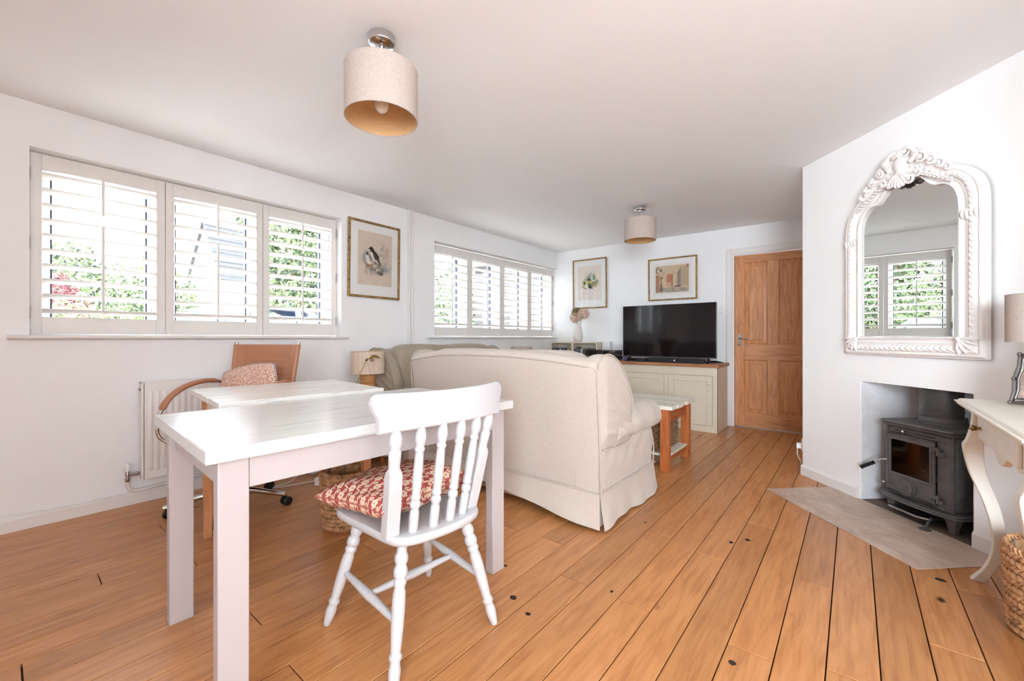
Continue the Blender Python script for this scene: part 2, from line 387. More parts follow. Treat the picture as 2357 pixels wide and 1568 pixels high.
# planks
JO = {}
def joint(x, y): JO.setdefault(math.floor((x + .068) / .1315), []).append(y)
for x, y in [(-.40, 2.644), (-.42, 2.11 + .53 * 0 - 3), (-.13, 2.15), (-.27, 1.555), (-.91, 1.547), (-.66, 1.548), (-.79, 2.194), (-.92, 3.771), (-.65, 3.766), (-.52, 4.327), (-1.05, 4.70), (-.79, 4.406), (.37, 2.489), (-2.9, .563), (-2.75, 1.194), (-2.36, .57), (-1.31, .58), (-.53, 2.12), (-1.74, .598)]:
    joint(x, y)
k0 = math.floor((-3.45 + .068) / .1315)
for k in range(k0, 16):
    xa, xb = max(-.068 + .1315 * k, -3.468), min(-.068 + .1315 * (k + 1), 2.028)
    ymax = 5.50 if xa < .60 else (2.80 if xa < .775 else 1.718)
    if xb - xa < .02: continue
    ys = sorted(y for y in JO.get(k, []) if -1.7 < y < 5.4)
    cuts = [-1.72]
    if not ys: ys = [random.uniform(-.6, .4)]
    y = ys[0]
    while y > -1.3: y -= random.uniform(1.5, 1.9)
    y = max(y, -1.6)
    full = sorted(set([round(v, 3) for v in ys]))
    lo = full[0] - random.uniform(1.45, 1.9)
    if lo > -1.5: full.insert(0, lo)
    while full[-1] < 4.9:
        nx = full[-1] + random.uniform(1.25, 1.9)
        if nx > 5.2: break
        full.append(nx)
    cuts = [-1.715] + [v for v in full if -1.6 < v < ymax - .15] + [ymax]
    for a, b in zip(cuts[:-1], cuts[1:]):
        g = .0019
        L2 = (b - a) / 2 - g; W_ = (xb - xa) / 2 - g
        p = Mesh().box(-W_, W_, -L2, L2, -.0135, 0).build('plank', OAK, fl, bevel=.0012, seg=1, smooth=0)
        p.location = ((xa + xb) / 2, (a + b) / 2, 0)
# knots that show as dark holes in the boards: small filled hollows
KN = simple('knot_filler', rgb(36, 24, 18), .7)
for x, y, a, b in [(-1.047, 1.291, .016, .009), (-.943, 1.25, .012, .006), (-.421, 2.415, .014, .010), (-.479, 2.333, .010, .009), (-.30, 1.47, .013, .008), (.286, 2.536, .022, .010), (-1.22, 1.45, .010, .006), (-.902, 2.282, .009, .006), (-.762, 1.575, .006, .006)]:
    k = Mesh().prism([(a * math.cos(t) * random.uniform(.7, 1.1), b * 1.6 * math.sin(t) * random.uniform(.7, 1.1)) for t in np.linspace(0, 2 * PI, 12)[:-1]], 0, .0006).build('knot', KN, fl, smooth=0)
    k.location = (x, y, .0001)
# skirting
def skirting(name, x0, y0, x1, y1, h=.075, t=.016):
    d = Vector((x1 - x0, y1 - y0)); Ln = d.length; a = math.atan2(d.y, d.x)
    m = Mesh().prism([(0, 0), (t, 0), (t, h - .014), (t * .45, h), (0, h)], 0, Ln, 'x')
    o = m.build(name, GLOSSW, smooth=30); o.location = (x0, y0, .0005); o.rotation_euler = (0, 0, a); struct(o); return o
skirting('baseboard_left', XL + .0005, 5.33, XL + .0005, -1.70)
p, q = ch(.484, -.0005), ch(0, -.0005); skirting('baseboard_chimney', p[0], p[1], q[0], q[1])
p, q = ch(1.582, -.0005), ch(1.1125, -.0005); skirting('baseboard_chimney', p[0], p[1], q[0], q[1], .085)
skirting('baseboard_right', .7795, 1.85, .7795, 2.66)
skirting('baseboard_back', B0[0] + 2.30, B0[1] + 2.30 * .0395 - .0005, B0[0] + .02, B0[1] - .0005)

# ---------------------------------------------------------------- windows
def window(name, y0, y1, z0, z1, ncase, label):
    x0, x1 = -3.74, -3.68
    m = Mesh(); t = .028
    m.box(x0, x1, y0, y1, z0, z0 + t); m.box(x0, x1, y0, y1, z1 - t, z1); m.box(x0, x1, y0, y0 + t, z0 + t, z1 - t); m.box(x0, x1, y1 - t, y1, z0 + t, z1 - t)
    cw = (y1 - y0) / ncase
    for k in range(1, ncase): m.box(x0, x1, y0 + k * cw - .02, y0 + k * cw + .02, z0 + t, z1 - t)
    wn = struct(m.build(name, UPVC, bevel=.004), label)
    for k in range(ncase):
        a = y0 + k * cw + (t if k == 0 else .02) + .002; b = y0 + (k + 1) * cw - (t if k == ncase - 1 else .02) - .002
        c, d = z0 + t + .002, z1 - t - .002; s_ = .052
        m = Mesh(); xa, xb = -3.725, -3.665
        m.box(xa, xb, a, b, c, c + s_); m.box(xa, xb, a, b, d - s_, d); m.box(xa, xb, a, a + s_, c + s_, d - s_); m.box(xa, xb, b - s_, b, c + s_, d - s_)
        sash = m.build('sash', UPVC, wn, bevel=.004)
        m = Mesh(); xa, xb = -3.712, -3.676; a2, b2, c2, d2 = a + s_, b - s_, c + s_, d - s_; g = .008
        m.box(xa, xb, a2, b2, c2, c2 + g); m.box(xa, xb, a2, b2, d2 - g, d2); m.box(xa, xb, a2, a2 + g, c2 + g, d2 - g); m.box(xa, xb, b2 - g, b2, c2 + g, d2 - g)
        m.build('gasket', GASKET, sash)
        Mesh().box(-3.702, -3.698, a2 + g, b2 - g, c2 + g, d2 - g).build('pane', WGLASS, sash, smooth=0)
        m = Mesh(); hz = c + .12
        m.box(-3.664, -3.652, b - .038, b - .016, hz - .03, hz + .03); m.tube([(-3.652, b - .027, hz), (-3.635, b - .027, hz), (-3.63, b - .027, hz + .02), (-3.63, b - .03, hz + .09)], .007, 8)
        m.build('window_handle', STEEL, sash, bevel=.002)
    return wn
w1 = window('window_1', .112, 1.892, 1.047, 2.073, 3, 'white casement window behind the three shutter leaves')
w2 = window('window_2', 2.949, 5.331, 1.047, 2.066, 4, 'white casement window behind the four shutter leaves')
def sill(y0, y1, wy0, wy1, parent):
    prof = [(XL + .0004, 1.0225), (XL + .036, 1.0225), (XL + .045, 1.0265), (XL + .049, 1.034), (XL + .045, 1.042), (XL + .036, 1.0455), (XL + .0004, 1.0455)]
    m = Mesh(); m.prism([(a, b) for a, b in prof], y0, y1, 'y')
    m.box(-3.7385, XL + .0005, wy0 + .0005, wy1 - .0005, 1.0225, 1.0455)
    return m.build('window_sill', GLOSSW, parent, smooth=35)
sill(.03, 1.94, W1[0], W1[1], w1); sill(2.84, 5.31, W2[0], W2[1], w2)
# plantation shutters
def leaf(y0, z1, label, hinge=None, group='shutter leaves'):
    Wd = .590; z0 = 1.0515; H = z1 - z0
    t = thing('shutter', label, 'shutter', (-3.55, y0, z0), 0, group)
    xb = -.030; st = .044; rb, rt = .098, .084
    for a, b in ((0, st), (Wd - st, Wd)):
        m = Mesh().box(xb, 0, a, b, 0, H)
        q = a if a == 0 else b
        m.box(-.001, .002, (b - .012 if a == 0 else a + .004), (b - .004 if a == 0 else a + .012), .004, H - .004)
        m.build('stile', SHUT, t, bevel=.002)
    Mesh().box(xb, -.001, st, Wd - st, H - rt, H).build('top_rail', SHUT, t, bevel=.002)
    Mesh().box(xb, -.001, st, Wd - st, 0, rb).build('bottom_rail', SHUT, t, bevel=.002)
    ang = math.radians(22)
    prof = [(.0315 * math.cos(a), .0052 * math.sin(a)) for a in np.linspace(0, 2 * PI, 14, endpoint=False)]
    base = None
    for k in range(10):
        if base is None:
            m = Mesh().prism([(x, z) for x, z in prof], st + .002, Wd - st - .002, 'y'); base = m.build('slat', SHUT, t, smooth=50); s_ = base
        else:
            s_ = base.copy(); COL.objects.link(s_); s_.parent = t
        s_.location = (-.015, 0, 1.1835 + .0853 * k - z0); s_.rotation_euler = (0, -ang, 0)
    for a, b in ((1.765, 1.992), (1.172, 1.702)):
        m = Mesh(); yc = Wd * .495; m.box(.014, .024, yc - .006, yc + .006, a - z0, b - z0)
        for k in range(10):
            zz = 1.1955 + .0853 * k - z0
            if a - z0 < zz < b - z0: m.tube([(.015, yc, zz), (.0135 - .003, yc, zz)], .0015, 6)
        m.build('tilt_rod', SHUT, t, bevel=.003)
    m = Mesh(); m.lathe_between((-.001, Wd * .485, H - rt * .78), (.002, Wd * .485, H - rt * .78), [(.011, 0), (.011, 1)], 16); m.build('magnet_button', SHUT, t)
    if hinge is not None:
        yy = -.003 if hinge == 0 else Wd + .003
        for hz in (.12, .5, .88):
            m = Mesh(); m.lathe_between((.006, yy, H * hz - .036), (.006, yy, H * hz + .036), [(.0055, 0), (.0055, .32), (.0045, .33), (.0055, .34), (.0055, .66), (.0045, .67), (.0055, .68), (.0055, 1)], 10)
            m.build('hinge', STEEL, t)
    return t
nm1 = ['shutter leaf of the larger near window, nearest the camera, showing a hedge and red shrub', 'middle shutter leaf of the near window, showing the gabled house and car', 'shutter leaf of the near window beside the bird print']
for k, y in enumerate((.112, .706, 1.300)):
    leaf(y, 2.069, nm1[k], 0 if k == 0 else (1 if k == 2 else None), 'shutter leaves of the near window')
nm2 = ['shutter leaf of the far window closest to the pipes, with hedge behind it', 'second shutter leaf from the pipes in the far window', 'third shutter leaf from the pipes in the far window', 'shutter leaf of the far window in the room corner']
for k, y in enumerate((2.963, 3.556, 4.149, 4.742)):
    leaf(y, 2.056, nm2[k], 0 if k == 0 else (1 if k == 3 else None), 'shutter leaves of the far window')
# unseen side and rear windows, added to go with the fill lights
m = Mesh(); xa, xb = 2.05, 2.11
m.box(xa, xb, R0 + .002, R1 - .002, RZ0 + .002, RZ0 + .06); m.box(xa, xb, R0 + .002, R1 - .002, RZ1 - .06, RZ1 - .002); m.box(xa, xb, R0 + .002, R0 + .06, RZ0 + .06, RZ1 - .06); m.box(xa, xb, R1 - .06, R1 - .002, RZ0 + .06, RZ1 - .06); m.box(xa, xb, -.365, -.285, RZ0 + .06, RZ1 - .06)
w3 = struct(m.build('added_window_right', UPVC, bevel=.004))
for a, b in ((R0 + .06, -.365), (-.285, R1 - .06)): Mesh().box(2.078, 2.082, a, b, RZ0 + .06, RZ1 - .06).build('pane', WGLASS, w3, smooth=0)
m = Mesh(); m.box(.502, 1.798, -1.83, -1.77, .752, .81); m.box(.502, 1.798, -1.83, -1.77, 1.99, 2.048); m.box(.502, .56, -1.83, -1.77, .81, 1.99); m.box(1.74, 1.798, -1.83, -1.77, .81, 1.99)
w4 = struct(m.build('added_window_rear', UPVC, bevel=.004)); Mesh().box(.56, 1.74, -1.802, -1.798, .81, 1.99).build('pane', WGLASS, w4, smooth=0)

# ---------------------------------------------------------------- oak door
def door():
    wv = .762; x0 = DX0 + .007
    d = bpy.data.objects.new('door_1', None); COL.objects.link(d); p = bk(x0, .028); d.location = (p[0], p[1], .004); d.rotation_euler = (0, 0, BA)
    d['kind'] = 'structure'; d['label'] = 'four panel oak door standing shut in a white frame'
    T = .04; H = 1.981; st = .098
    cx0, cx1 = wv / 2 - .052, wv / 2 + .052
    zs = (.165, .775, .955, 1.895)
    Mesh().box(0, st, 0, T, 0, H).build('stile', OAKDOORV, d, bevel=.002); Mesh().box(wv - st, wv, 0, T, 0, H).build('stile', OAKDOORV, d, bevel=.002)
    for a, b in ((0, zs[0]), (zs[1], zs[2]), (zs[3], H)): Mesh().box(st, wv - st, .0005, T, a, b).build('rail', OAKDOORH, d, bevel=.002)
    for a, b in ((zs[0], zs[1]), (zs[2], zs[3])):
        Mesh().box(cx0, cx1, .0005, T, a, b).build('muntin', OAKDOORV, d, bevel=.002)
        for xa, xb in ((st, cx0), (cx1, wv - st)):
            m = Mesh(); i0, i1 = .012, .05
            def ring(i, y): return [(xa + i, y, a + i), (xb - i, y, a + i), (xb - i, y, b - i), (xa + i, y, b - i)]
            m.grid([ring(0, .009), ring(i0, .018), ring(i0 + .002, .018), ring(i1, .006), ring(i1 + .003, .003)], False, True)
            n = len(m.v); m.f.append([n - 4, n - 3, n - 2, n - 1]); m.mi.append(0)
            m.build('panel', OAKDOORV, d, smooth=20)
    # lever handle on a square plate
    m = Mesh(); m.box(.03, .068, -.004, 0, .93, 1.075); m.lathe_between((.049, -.003, 1.02), (.049, -.03, 1.02), [(.014, 0), (.011, .3), (.009, 1)], 14)
    m.tube([(.049, -.028, 1.02), (.06, -.036, 1.02), (.10, -.038, 1.018), (.15, -.036, 1.015), (.162, -.034, 1.014)], [.009, .0095, .008, .0075, .008], 10)
    m.lathe_between((.049, -.0035, .955), (.049, -.008, .955), [(.007, 0), (.007, 1)], 10)
    m.build('door_handle', CHROME, d, bevel=.0015, label='chrome lever handle')
    # frame: lining and architrave
    f = bpy.data.objects.new('trim_1', None); COL.objects.link(f); f.location = (B0[0], B0[1], 0); f.rotation_euler = (0, 0, BA); f['kind'] = 'structure'
    a, b = DX0, DX1
    for nme, m in (('door_lining', Mesh().box(a - .028, a + .004, -.001, .12, 0, 1.99).box(b + .004 - .008, b + .028, -.001, .12, 0, 1.99).box(a - .028, b + .028, -.001, .12, 1.989, 2.018)),
                   ('door_stop', Mesh().box(a + .004, a + .016, .072, .10, 0, 1.98)),):
        m.build(nme, GLOSSW, f, bevel=.001)
    m = Mesh(); A = .066
    for (xa, xb, za, zb) in ((a - .012 - A, a - .012, 0, 2.004 + A), (b + .012, b + .012 + A, 0, 2.004 + A)):
        m.box(xa, xb, -.016, -.0005, za, zb); m.box(xa + .010, xb - .014, -.021, -.016, za, zb - .012)
    m.box(a - .012, b + .012, -.016, -.0005, 2.004, 2.004 + A); m.box(a - .014, b + .014, -.021, -.016, 2.016, 2.004 + A - .012)
    m.build('architrave', GLOSSW, f, bevel=.002)
    Mesh().box(a + .004, b - .004, -.02, .10, 0, .0025).build('threshold', STEEL, f)
door()

# ---------------------------------------------------------------- hearth and stove
h = thing('hearth', 'stone hearth of two large tiles set in the oak floor before the stove', 'hearth', C0, CA)
for a, b in ((.275, .7735), (.7765, 1.275)):
    o = Mesh().box(-(b - a) / 2, (b - a) / 2, -.2405, .2405, 0, .003).build('tile', TILE, h, bevel=.0008, seg=1)
    o.location = ((a + b) / 2, -.2425, .0006)
Mesh().box(.495, 1.102, .001, .390, .0006, .003).build('recess_slab', SOOT, h, label='sooty slab under the stove')
def stove():
    t = thing('wood_stove', 'black cast iron wood burning stove standing in the white fireplace recess', 'stove', ch(.81, .16), CA)
    hw = .175
    # body shell with opening for the fire door
    m = Mesh(); y0, y1 = -.125, .14
    m.box(-hw, -hw + .012, y0, y1, .105, .51); m.box(hw - .012, hw, y0, y1, .105, .51); m.box(-hw, hw, y1 - .012, y1, .105, .51)
    m.box(-hw, hw, y0, y1, .105, .117); m.box(-hw, hw, y0, y1, .498, .51)
    m.box(-hw, hw, y0, y0 + .012, .105, .125); m.box(-hw, hw, y0, y0 + .012, .468, .51); m.box(-hw, -hw + .012, y0, y0 + .012, .125, .468); m.box(.10, hw, y0, y0 + .012, .125, .468)
    m.build('body', IRON, t, bevel=.003)
    m = Mesh()
    for sx in (-1, 1):
        x = sx * hw
        def rr(ya, yb, za, zb, th=.007):
            m.tube(spline([(x, ya, za), (x, ya, zb - .04), (x, ya + .015, zb - .008), (x, ya + .06, zb), (x, yb - .06, zb), (x, yb - .015, zb - .008), (x, yb, zb - .04), (x, yb, za)], 5) , th * .6, 6); m.tube([(x, ya, za), (x, yb, za)], th * .6, 6)
        rr(y0 + .03, y1 - .02, .23, .475); rr(y0 + .03, y1 - .02, .125, .205)
        m.box(min(x, x - sx * .004), max(x, x - sx * .004) + 0.001, y0 + .035, y1 - .025, .235, .465)
        m.box(x - .006, x + .006, y0 - .002, y0 + .014, .105, .51)
    m.build('side_panel', IROND, t)
    # top plate
    m = Mesh()
    def oct(hx, ya, yb, c, z): return [(-hx + .0, ya, z), (hx - c, ya, z), (hx, ya + c, z), (hx, yb, z), (-hx, yb, z)]
    m.grid([oct(.186, -.142, .152, .012, .510), oct(.190, -.150, .155, .012, .518), oct(.184, -.145, .153, .012, .524), oct(.194, -.156, .157, .012, .532), oct(.190, -.153, .155, .012, .542), oct(.182, -.146, .152, .012, .545)], False, True)
    n = len(m.v); m.f.append(list(range(n - 5, n))); m.mi.append(0); m.f.append([4, 3, 2, 1, 0]); m.mi.append(0)
    m.build('top_plate', IRON, t, smooth=30)
    # bowed plinth
    pl = [(-.235, -.10), (-.22, -.135)] + [(x, -.150 - .028 * (1 - (x / .2) ** 2)) for x in np.linspace(-.19, .15, 9)] + [(.205, -.135), (.215, -.09), (.205, .14), (-.205, .14)]
    m = Mesh(); m.prism(pl, .084, .094); m.prism([(x * .985, y * .98) for x, y in pl], .094, .105); m.build('plinth', IRON, t, bevel=.003)
    # door with window
    m = Mesh(); ya, yb = y0 - .014, y0 - .001
    dx0, dx1, wz0, wz1 = -.165, .098, .238, .432
    wx0, wx1 = -.145, .075
    m.box(dx0, dx1, ya, yb, .125, wz0); m.box(dx0, dx1, ya, yb, wz1, .468); m.box(dx0, wx0, ya, yb, wz0, wz1); m.box(wx1, dx1, ya, yb, wz0, wz1)
    fd = m.build('fire_door', IRON, t, bevel=.003)
    m = Mesh(); m.tube(spline([(wx0 - .004, ya, wz0), (wx0 - .004, ya, wz1 - .008), (wx0 + .008, ya, wz1 + .004), (wx1 - .012, ya, wz1 + .004), (wx1 + .004, ya, wz1 - .012), (wx1 + .004, ya, wz0 + .012), (wx1 - .008, ya, wz0 - .004), (wx0 + .006, ya, wz0 - .004)], 5, True), .0055, 6, True)
    for pts in ([(dx0, ya, .13), (dx1, ya, .13), (dx1, ya, .463), (dx0, ya, .463)],): m.tube(pts, .004, 6, True)
    m.tube([(-.155, ya, .225), (-.155, ya, .14), (-.09, ya, .132)], .003, 6); m.tube([(.02, ya, .14), (.085, ya, .14), (.085, ya, .222), (.01, ya, .222)], .003, 6)
    m.build('door_moulding', IRON, fd)
    gl = glassmat('sooty_glass', (.52, .49, .46, 1), .05, 1.0)
    Mesh().box(wx0, wx1, y0 - .008, y0 - .004, wz0, wz1).build('pane', gl, fd, smooth=0)
    # firebox lining, seen through the glass
    fb = simple('fire_brick', rgb(120, 108, 96), .95, dark=rgb(26, 22, 20), vscale=9, bmp=.5)
    m = Mesh(); m.box(-.155, .155, .06, .075, .13, .40); m.box(-.158, -.146, y0 + .02, .06, .13, .40); m.box(.146, .158, y0 + .02, .06, .13, .40)
    m.build('fire_brick', fb, t)
    ash = simple('ash', rgb(226, 210, 188), 1, dark=rgb(90, 70, 56), vscale=30)
    rows = [[(x, y, .235 + .018 * math.sin(x * 40 + y * 23) + .012 * math.sin(y * 70 + x * 11) + .02 * (y - y0)) for y in np.linspace(y0 + .02, .055, 10)] for x in np.linspace(-.14, .14, 16)]
    Mesh().grid(rows).build('ash_bed', ash, t)
    # air wheel
    wc = (-.045, ya, .172)
    m = Mesh(); m.lathe_between((wc[0] + .006, wc[1] + .001, wc[2]), (wc[0] + .006, wc[1] - .010, wc[2]), [(.046, 0), (.047, .5), (.044, 1)], 30); m.lathe_between((wc[0], wc[1] - .009, wc[2]), (wc[0], wc[1] - .022, wc[2]), [(.039, 0), (.040, .6), (.036, .9), (.034, .95), (.032, .9)], 30)
    m.obox((wc[0], wc[1] - .022, wc[2]), (.04, .004, .005), Euler((0, -.55, 0)).to_matrix()); m.build('air_wheel', IRON, fd)
    # hinges, top vent slots and knobs
    for hz in (.42, .165):
        m = Mesh(); m.box(.088, .128, ya - .012, ya + .002, hz, hz + .018); m.box(.112, .145, ya - .008, ya + .010, hz - .020, hz); m.lathe_between((.120, ya - .005, hz - .022), (.120, ya - .005, hz + .022), [(.007, 0), (.007, 1)], 10)
        m.build('hinge', IRON, t, bevel=.002)
    m = Mesh(); m.box(-.13, -.075, y0 - .0015, y0 + .001, .483, .489); m.box(-.012, .09, y0 - .0015, y0 + .001, .483, .489); m.build('air_slot', BLACK, t)
    m = Mesh(); m.box(-.15, .12, y0 - .006, y0, .474, .478); m.build('air_slide', IRON, t)
    m = Mesh(); m.lathe_between((-.07, y0, .486), (-.07, y0 - .03, .486), [(.004, 0), (.004, .45), (.011, .5), (.012, .75), (.007, 1)], 14); m.build('slide_knob', CHROME, t, label='bright metal knob')
    # maker's raised scroll emblem above the glass
    m = Mesh()
    for px in (-.055, -.035, -.015): m.tube(spline([(px - .012, ya, .452), (px - .004, ya - .001, .461), (px + .004, ya - .001, .452), (px + .008, ya, .446), (px + .014, ya, .454)], 4), .0022, 5)
    m.tube([(-.075, ya, .446), (.01, ya, .446)], .0016, 5); m.build('emblem', IRON, fd, label='raised scroll emblem')
    # coil spring handle
    m = Mesh(); m.tube([(-.166, y0 - .008, .30), (-.185, y0 - .03, .295), (-.215, y0 - .045, .27)], .006, 8); m.build('handle_stem', CHROME, fd)
    m = Mesh(); p0, p1 = Vector((-.215, y0 - .045, .27)), Vector((-.27, y0 - .085, .222))
    prof = []
    for i in range(13): prof += [(.0135 if i % 2 else .0085, i / 12)]
    m.lathe_between(p0, p1, [(.006, 0)] + prof[1:-1] + [(.013, .96), (.006, 1)], 12); m.build('handle_grip', BLACK, fd, label='black coiled grip')
    m = Mesh(); m.lathe_between((-.175, y0 + .01, .155), (-.20, y0 - .01, .155), [(.004, 0), (.004, .5), (.009, .6), (.009, 1)], 10); m.build('riddling_knob', STEEL, t)
    for x, y in ((-.16, -.105), (.165, -.105), (-.16, .11), (.165, .11)):
        sx = 1 if x > 0 else -1
        m = Mesh(); m.grid([[(x - .018, y - .016, .0035), (x + .018, y - .016, .0035), (x + .018, y + .016, .0035), (x - .018, y + .016, .0035)], [(x - .016, y - .014, .02), (x + .016, y - .014, .02), (x + .016, y + .014, .02), (x - .016, y + .014, .02)], [(x - .03, y - .026, .084), (x + .03, y - .026, .084), (x + .03, y + .026, .084), (x - .03, y + .026, .084)]], False, True)
        m.f.append([0, 1, 2, 3]); m.mi.append(0); m.f.append([8, 9, 10, 11]); m.mi.append(0)
        m.build('leg', IRON, t, bevel=.004)
    # ash tray lip sticking out below
    m = Mesh(); m.prism([(-.13, -.16), (-.11, -.185), (.05, -.19), (.09, -.16), (.09, -.05), (-.13, -.05)], .040, .046); m.tube([(-.13, -.16, .046), (-.11, -.186, .048), (.05, -.19, .048), (.09, -.16, .046)], .005, 6); m.build('ash_tray', STEEL, t)
    m = Mesh(); m.tube([(.085, -.14, .05), (.095, -.17, .035), (.108, -.2, .012)], .006, 8); m.lathe_between((.11, -.206, .0035), (.11, -.206, .012), [(.026, 0), (.026, .7), (.018, 1)], 18); m.build('riddling_tool', IRON, t)
    fs = thing('stove_flue', 'short black flue pipe with a spiral seam rising from the stove top', 'flue', ch(.81, .185, .5455), CA)
    Mesh().lathe([(.112, 0), (.112, .008), (.10, .012), (.10, .035), (.098, .04)], 40).build('flue_collar', IRON, fs)
    Mesh().lathe([(.086, .036), (.086, .2085)], 40).build('flue_pipe', IRONF, fs)
    m = Mesh(); m.tube([(.0865 * math.cos(a), .0865 * math.sin(a), .06 + .018 * a) for a in np.linspace(0, 2 * PI * 1.15, 60)], .002, 6)
    for z in (.07, .19): m.tube([(.0865 * math.cos(a), .0865 * math.sin(a), z) for a in np.linspace(0, 2 * PI, 40)[:-1]], .002, 6, True)
    m.build('seam', IRON, fs)
stove()
m = Mesh(); p = Vector(ch(0, .05)); 
o = thing('wall_socket', 'white wall socket at the foot of the chimney corner by the door', 'socket', (-.3, 3.93, .165))
Mesh().box(-.012, -.0005, -.04, .04, 0, .085).build('face_plate', WHITEP, o, bevel=.002)
m = Mesh().box(-.045, -.012, -.022, .022, .012, .05); m.tube([(-.04, 0, .012), (-.042, 0, -.04), (-.02, 0, -.09), (-.02, .05, -.155)], .003, 6); m.build('plug', WHITEP, o, bevel=.004)

# ---------------------------------------------------------------- carved mirror
def mirror():
    cs, W0 = .798, .925
    t = thing('wall_mirror', 'arched mirror in a carved white frame with a scrolled crest above the stove', 'mirror', ch(cs, -.0075, W0), CA - .0150)
    # outlines (x, z) in the mirror's own plane, right half then mirrored
    inn = [(0, 1.006), (.045, 1.000), (.085, .982), (.115, .955), (.14, .925), (.165, .905), (.185, .902), (.21, .897), (.24, .878), (.262, .848), (.276, .80), (.28, .75), (.28, .60), (.28, .42), (.28, .25), (.28, .112)]
    out = [(0, 1.100), (.05, 1.092), (.10, 1.07), (.15, 1.042), (.20, 1.005), (.235, .988), (.262, .975), (.30, .956), (.34, .92), (.37, .878), (.388, .82), (.392, .75), (.392, .60), (.392, .40), (.392, .20), (.392, .0)]
    def loop(h):
        s_ = spline(h, 8); s_ = s_ + [(x * (1 - k / 26), h[-1][1]) for k in range(1, 26) for x in [h[-1][0]]]
        s_ = s_ + [(0, h[-1][1])]
        return s_ + [(-x, z) for x, z in s_[-2:0:-1]]
    li, lo = np.array(loop(inn)), np.array(loop(out))
    n = len(li)
    prof = [(0, .016), (.0, .030), (.05, .036), (.10, .032), (.16, .024), (.24, .022), (.30, .026), (.34, .034), (.37, .030), (.40, .032), (.46, .040), (.52, .044), (.58, .045), (.64, .044), (.70, .040), (.735, .034), (.76, .030), (.80, .036), (.86, .037), (.90, .034), (.94, .024), (.97, .020), (1.0, .020), (1.0, 0.0)]
    seglen = np.linalg.norm(np.roll((li + lo) / 2, -1, 0) - (li + lo) / 2, axis=1); sl = np.concatenate([[0], np.cumsum(seglen)[:-1]])
    # resample the loop finely
    tot = seglen.sum(); N_ = 560; ts = np.linspace(0, tot, N_, endpoint=False)
    def rs(arr): return np.stack([np.interp(ts, np.append(sl, tot), np.append(arr[:, k], arr[0, k])) for k in (0, 1)], 1)
    ri, ro = rs(li), rs(lo)
    fine = []
    for a, b in zip(prof[:-1], prof[1:]):
        k = 3 if .40 <= a[0] < .72 else 1
        fine += [(a[0] + (b[0] - a[0]) * j / k, a[1] + (b[1] - a[1]) * j / k) for j in range(k)]
    fine.append(prof[-1])
    rows = []
    for i in range(N_):
        row = []
        for wv, hh in fine:
            p_ = ri[i] * (1 - wv) + ro[i] * wv; d = hh
            if .40 < wv < .735:
                u = ts[i] / .030; q = (wv - .57) / .165
                leaf_ = (math.cos(u * 2 * PI + 4 * abs(q)) + .35 * math.sin(u * 4 * PI - q * 5)) * (1 - q * q)
                d += .0042 * leaf_ * (1 if abs(q) < 1 else 0)
            row.append((p_[0], -d, p_[1]))
        rows.append(row)
    m = Mesh(); m.grid(rows, True, False); m.build('carved_frame', FRAMEW, t, smooth=45)
    # beading around the glass: one joined band of small beads
    m = Mesh(); k = 0
    tb = np.arange(0, tot, .0088)
    bi = np.stack([np.interp(tb, np.append(sl, tot), np.append((li * .94 + lo * .06)[:, c], (li * .94 + lo * .06)[0, c])) for c in (0, 1)], 1)
    for x, z in bi: m.ball((x, -.0365, z), .0042, 6, 4)
    m.build('beading', FRAMEW, t, kind='stuff')
    m = Mesh(); N2 = len(li); m.add([(p_[0] * 1.0, -.0165, p_[1]) for p_ in li], [list(range(N2))]); m.add([(p_[0], -.006, p_[1]) for p_ in li], [list(range(N2))]); m.grid([[(p_[0], -.0165, p_[1]) for p_ in li], [(p_[0], -.006, p_[1]) for p_ in li]], False, True)
    mm = Mesh(); mm.add([(p_[0] * 1.002, -.0163, p_[1]) for p_ in li], [list(range(N2))]); mm.add([(p_[0] * 1.002, -.010, p_[1]) for p_ in li], [list(range(N2))])
    m.build('mirror_glass', MIRROR, t, smooth=0)
    Mesh().prism([tuple(p_) for p_ in (lo * .985 + np.array([0, .006]))], -.008, -.0002, 'y').build('backing_board', BACKDARK, t, smooth=0)
    # crest: scrolls, shell and leaves
    m = Mesh()
    def volute(cx, cz, r0, turns, a0, sgn, th, y=-.05, lift=.012):
        pts = []; rad = []
        for i in range(int(turns * 14) + 1):
            f_ = i / (turns * 14); a = a0 + sgn * f_ * turns * 2 * PI; r_ = r0 * (1 - .86 * f_)
            pts.append((cx + r_ * math.cos(a), y - lift * f_, cz + r_ * math.sin(a))); rad.append(th * (1.05 - .45 * f_))
        m.tube(pts, rad, 7)
        m.ball((cx, y - lift, cz), th * 1.0, 8, 5)
    for sx in (1, -1):
        m.tube(spline([(sx * .0, -.045, 1.155), (sx * .04, -.055, 1.162), (sx * .075, -.052, 1.135), (sx * .085, -.05, 1.10), (sx * .06, -.055, 1.075)], 6), [.012] * 20 + [.014] * 5, 8)
        volute(sx * .088, 1.118, .026, 1.5, 0 if sx > 0 else PI, sx, .0075)
        volute(sx * .115, 1.075, .030, 1.5, PI / 2, -sx, .0085)
        volute(sx * .168, 1.040, .026, 1.4, PI / 2, -sx, .0085)
        volute(sx * .212, 1.005, .022, 1.4, PI / 2, -sx, .0075)
        volute(sx * .247, .972, .018, 1.3, PI / 2, -sx, .0065)
        volute(sx * .058, .985, .026, 1.5, PI, sx, .0085)
        volute(sx * .10, 1.005, .024, 1.4, PI, sx, .008)
        volute(sx * .030, 1.140, .022, 1.4, 0, -sx, .007)
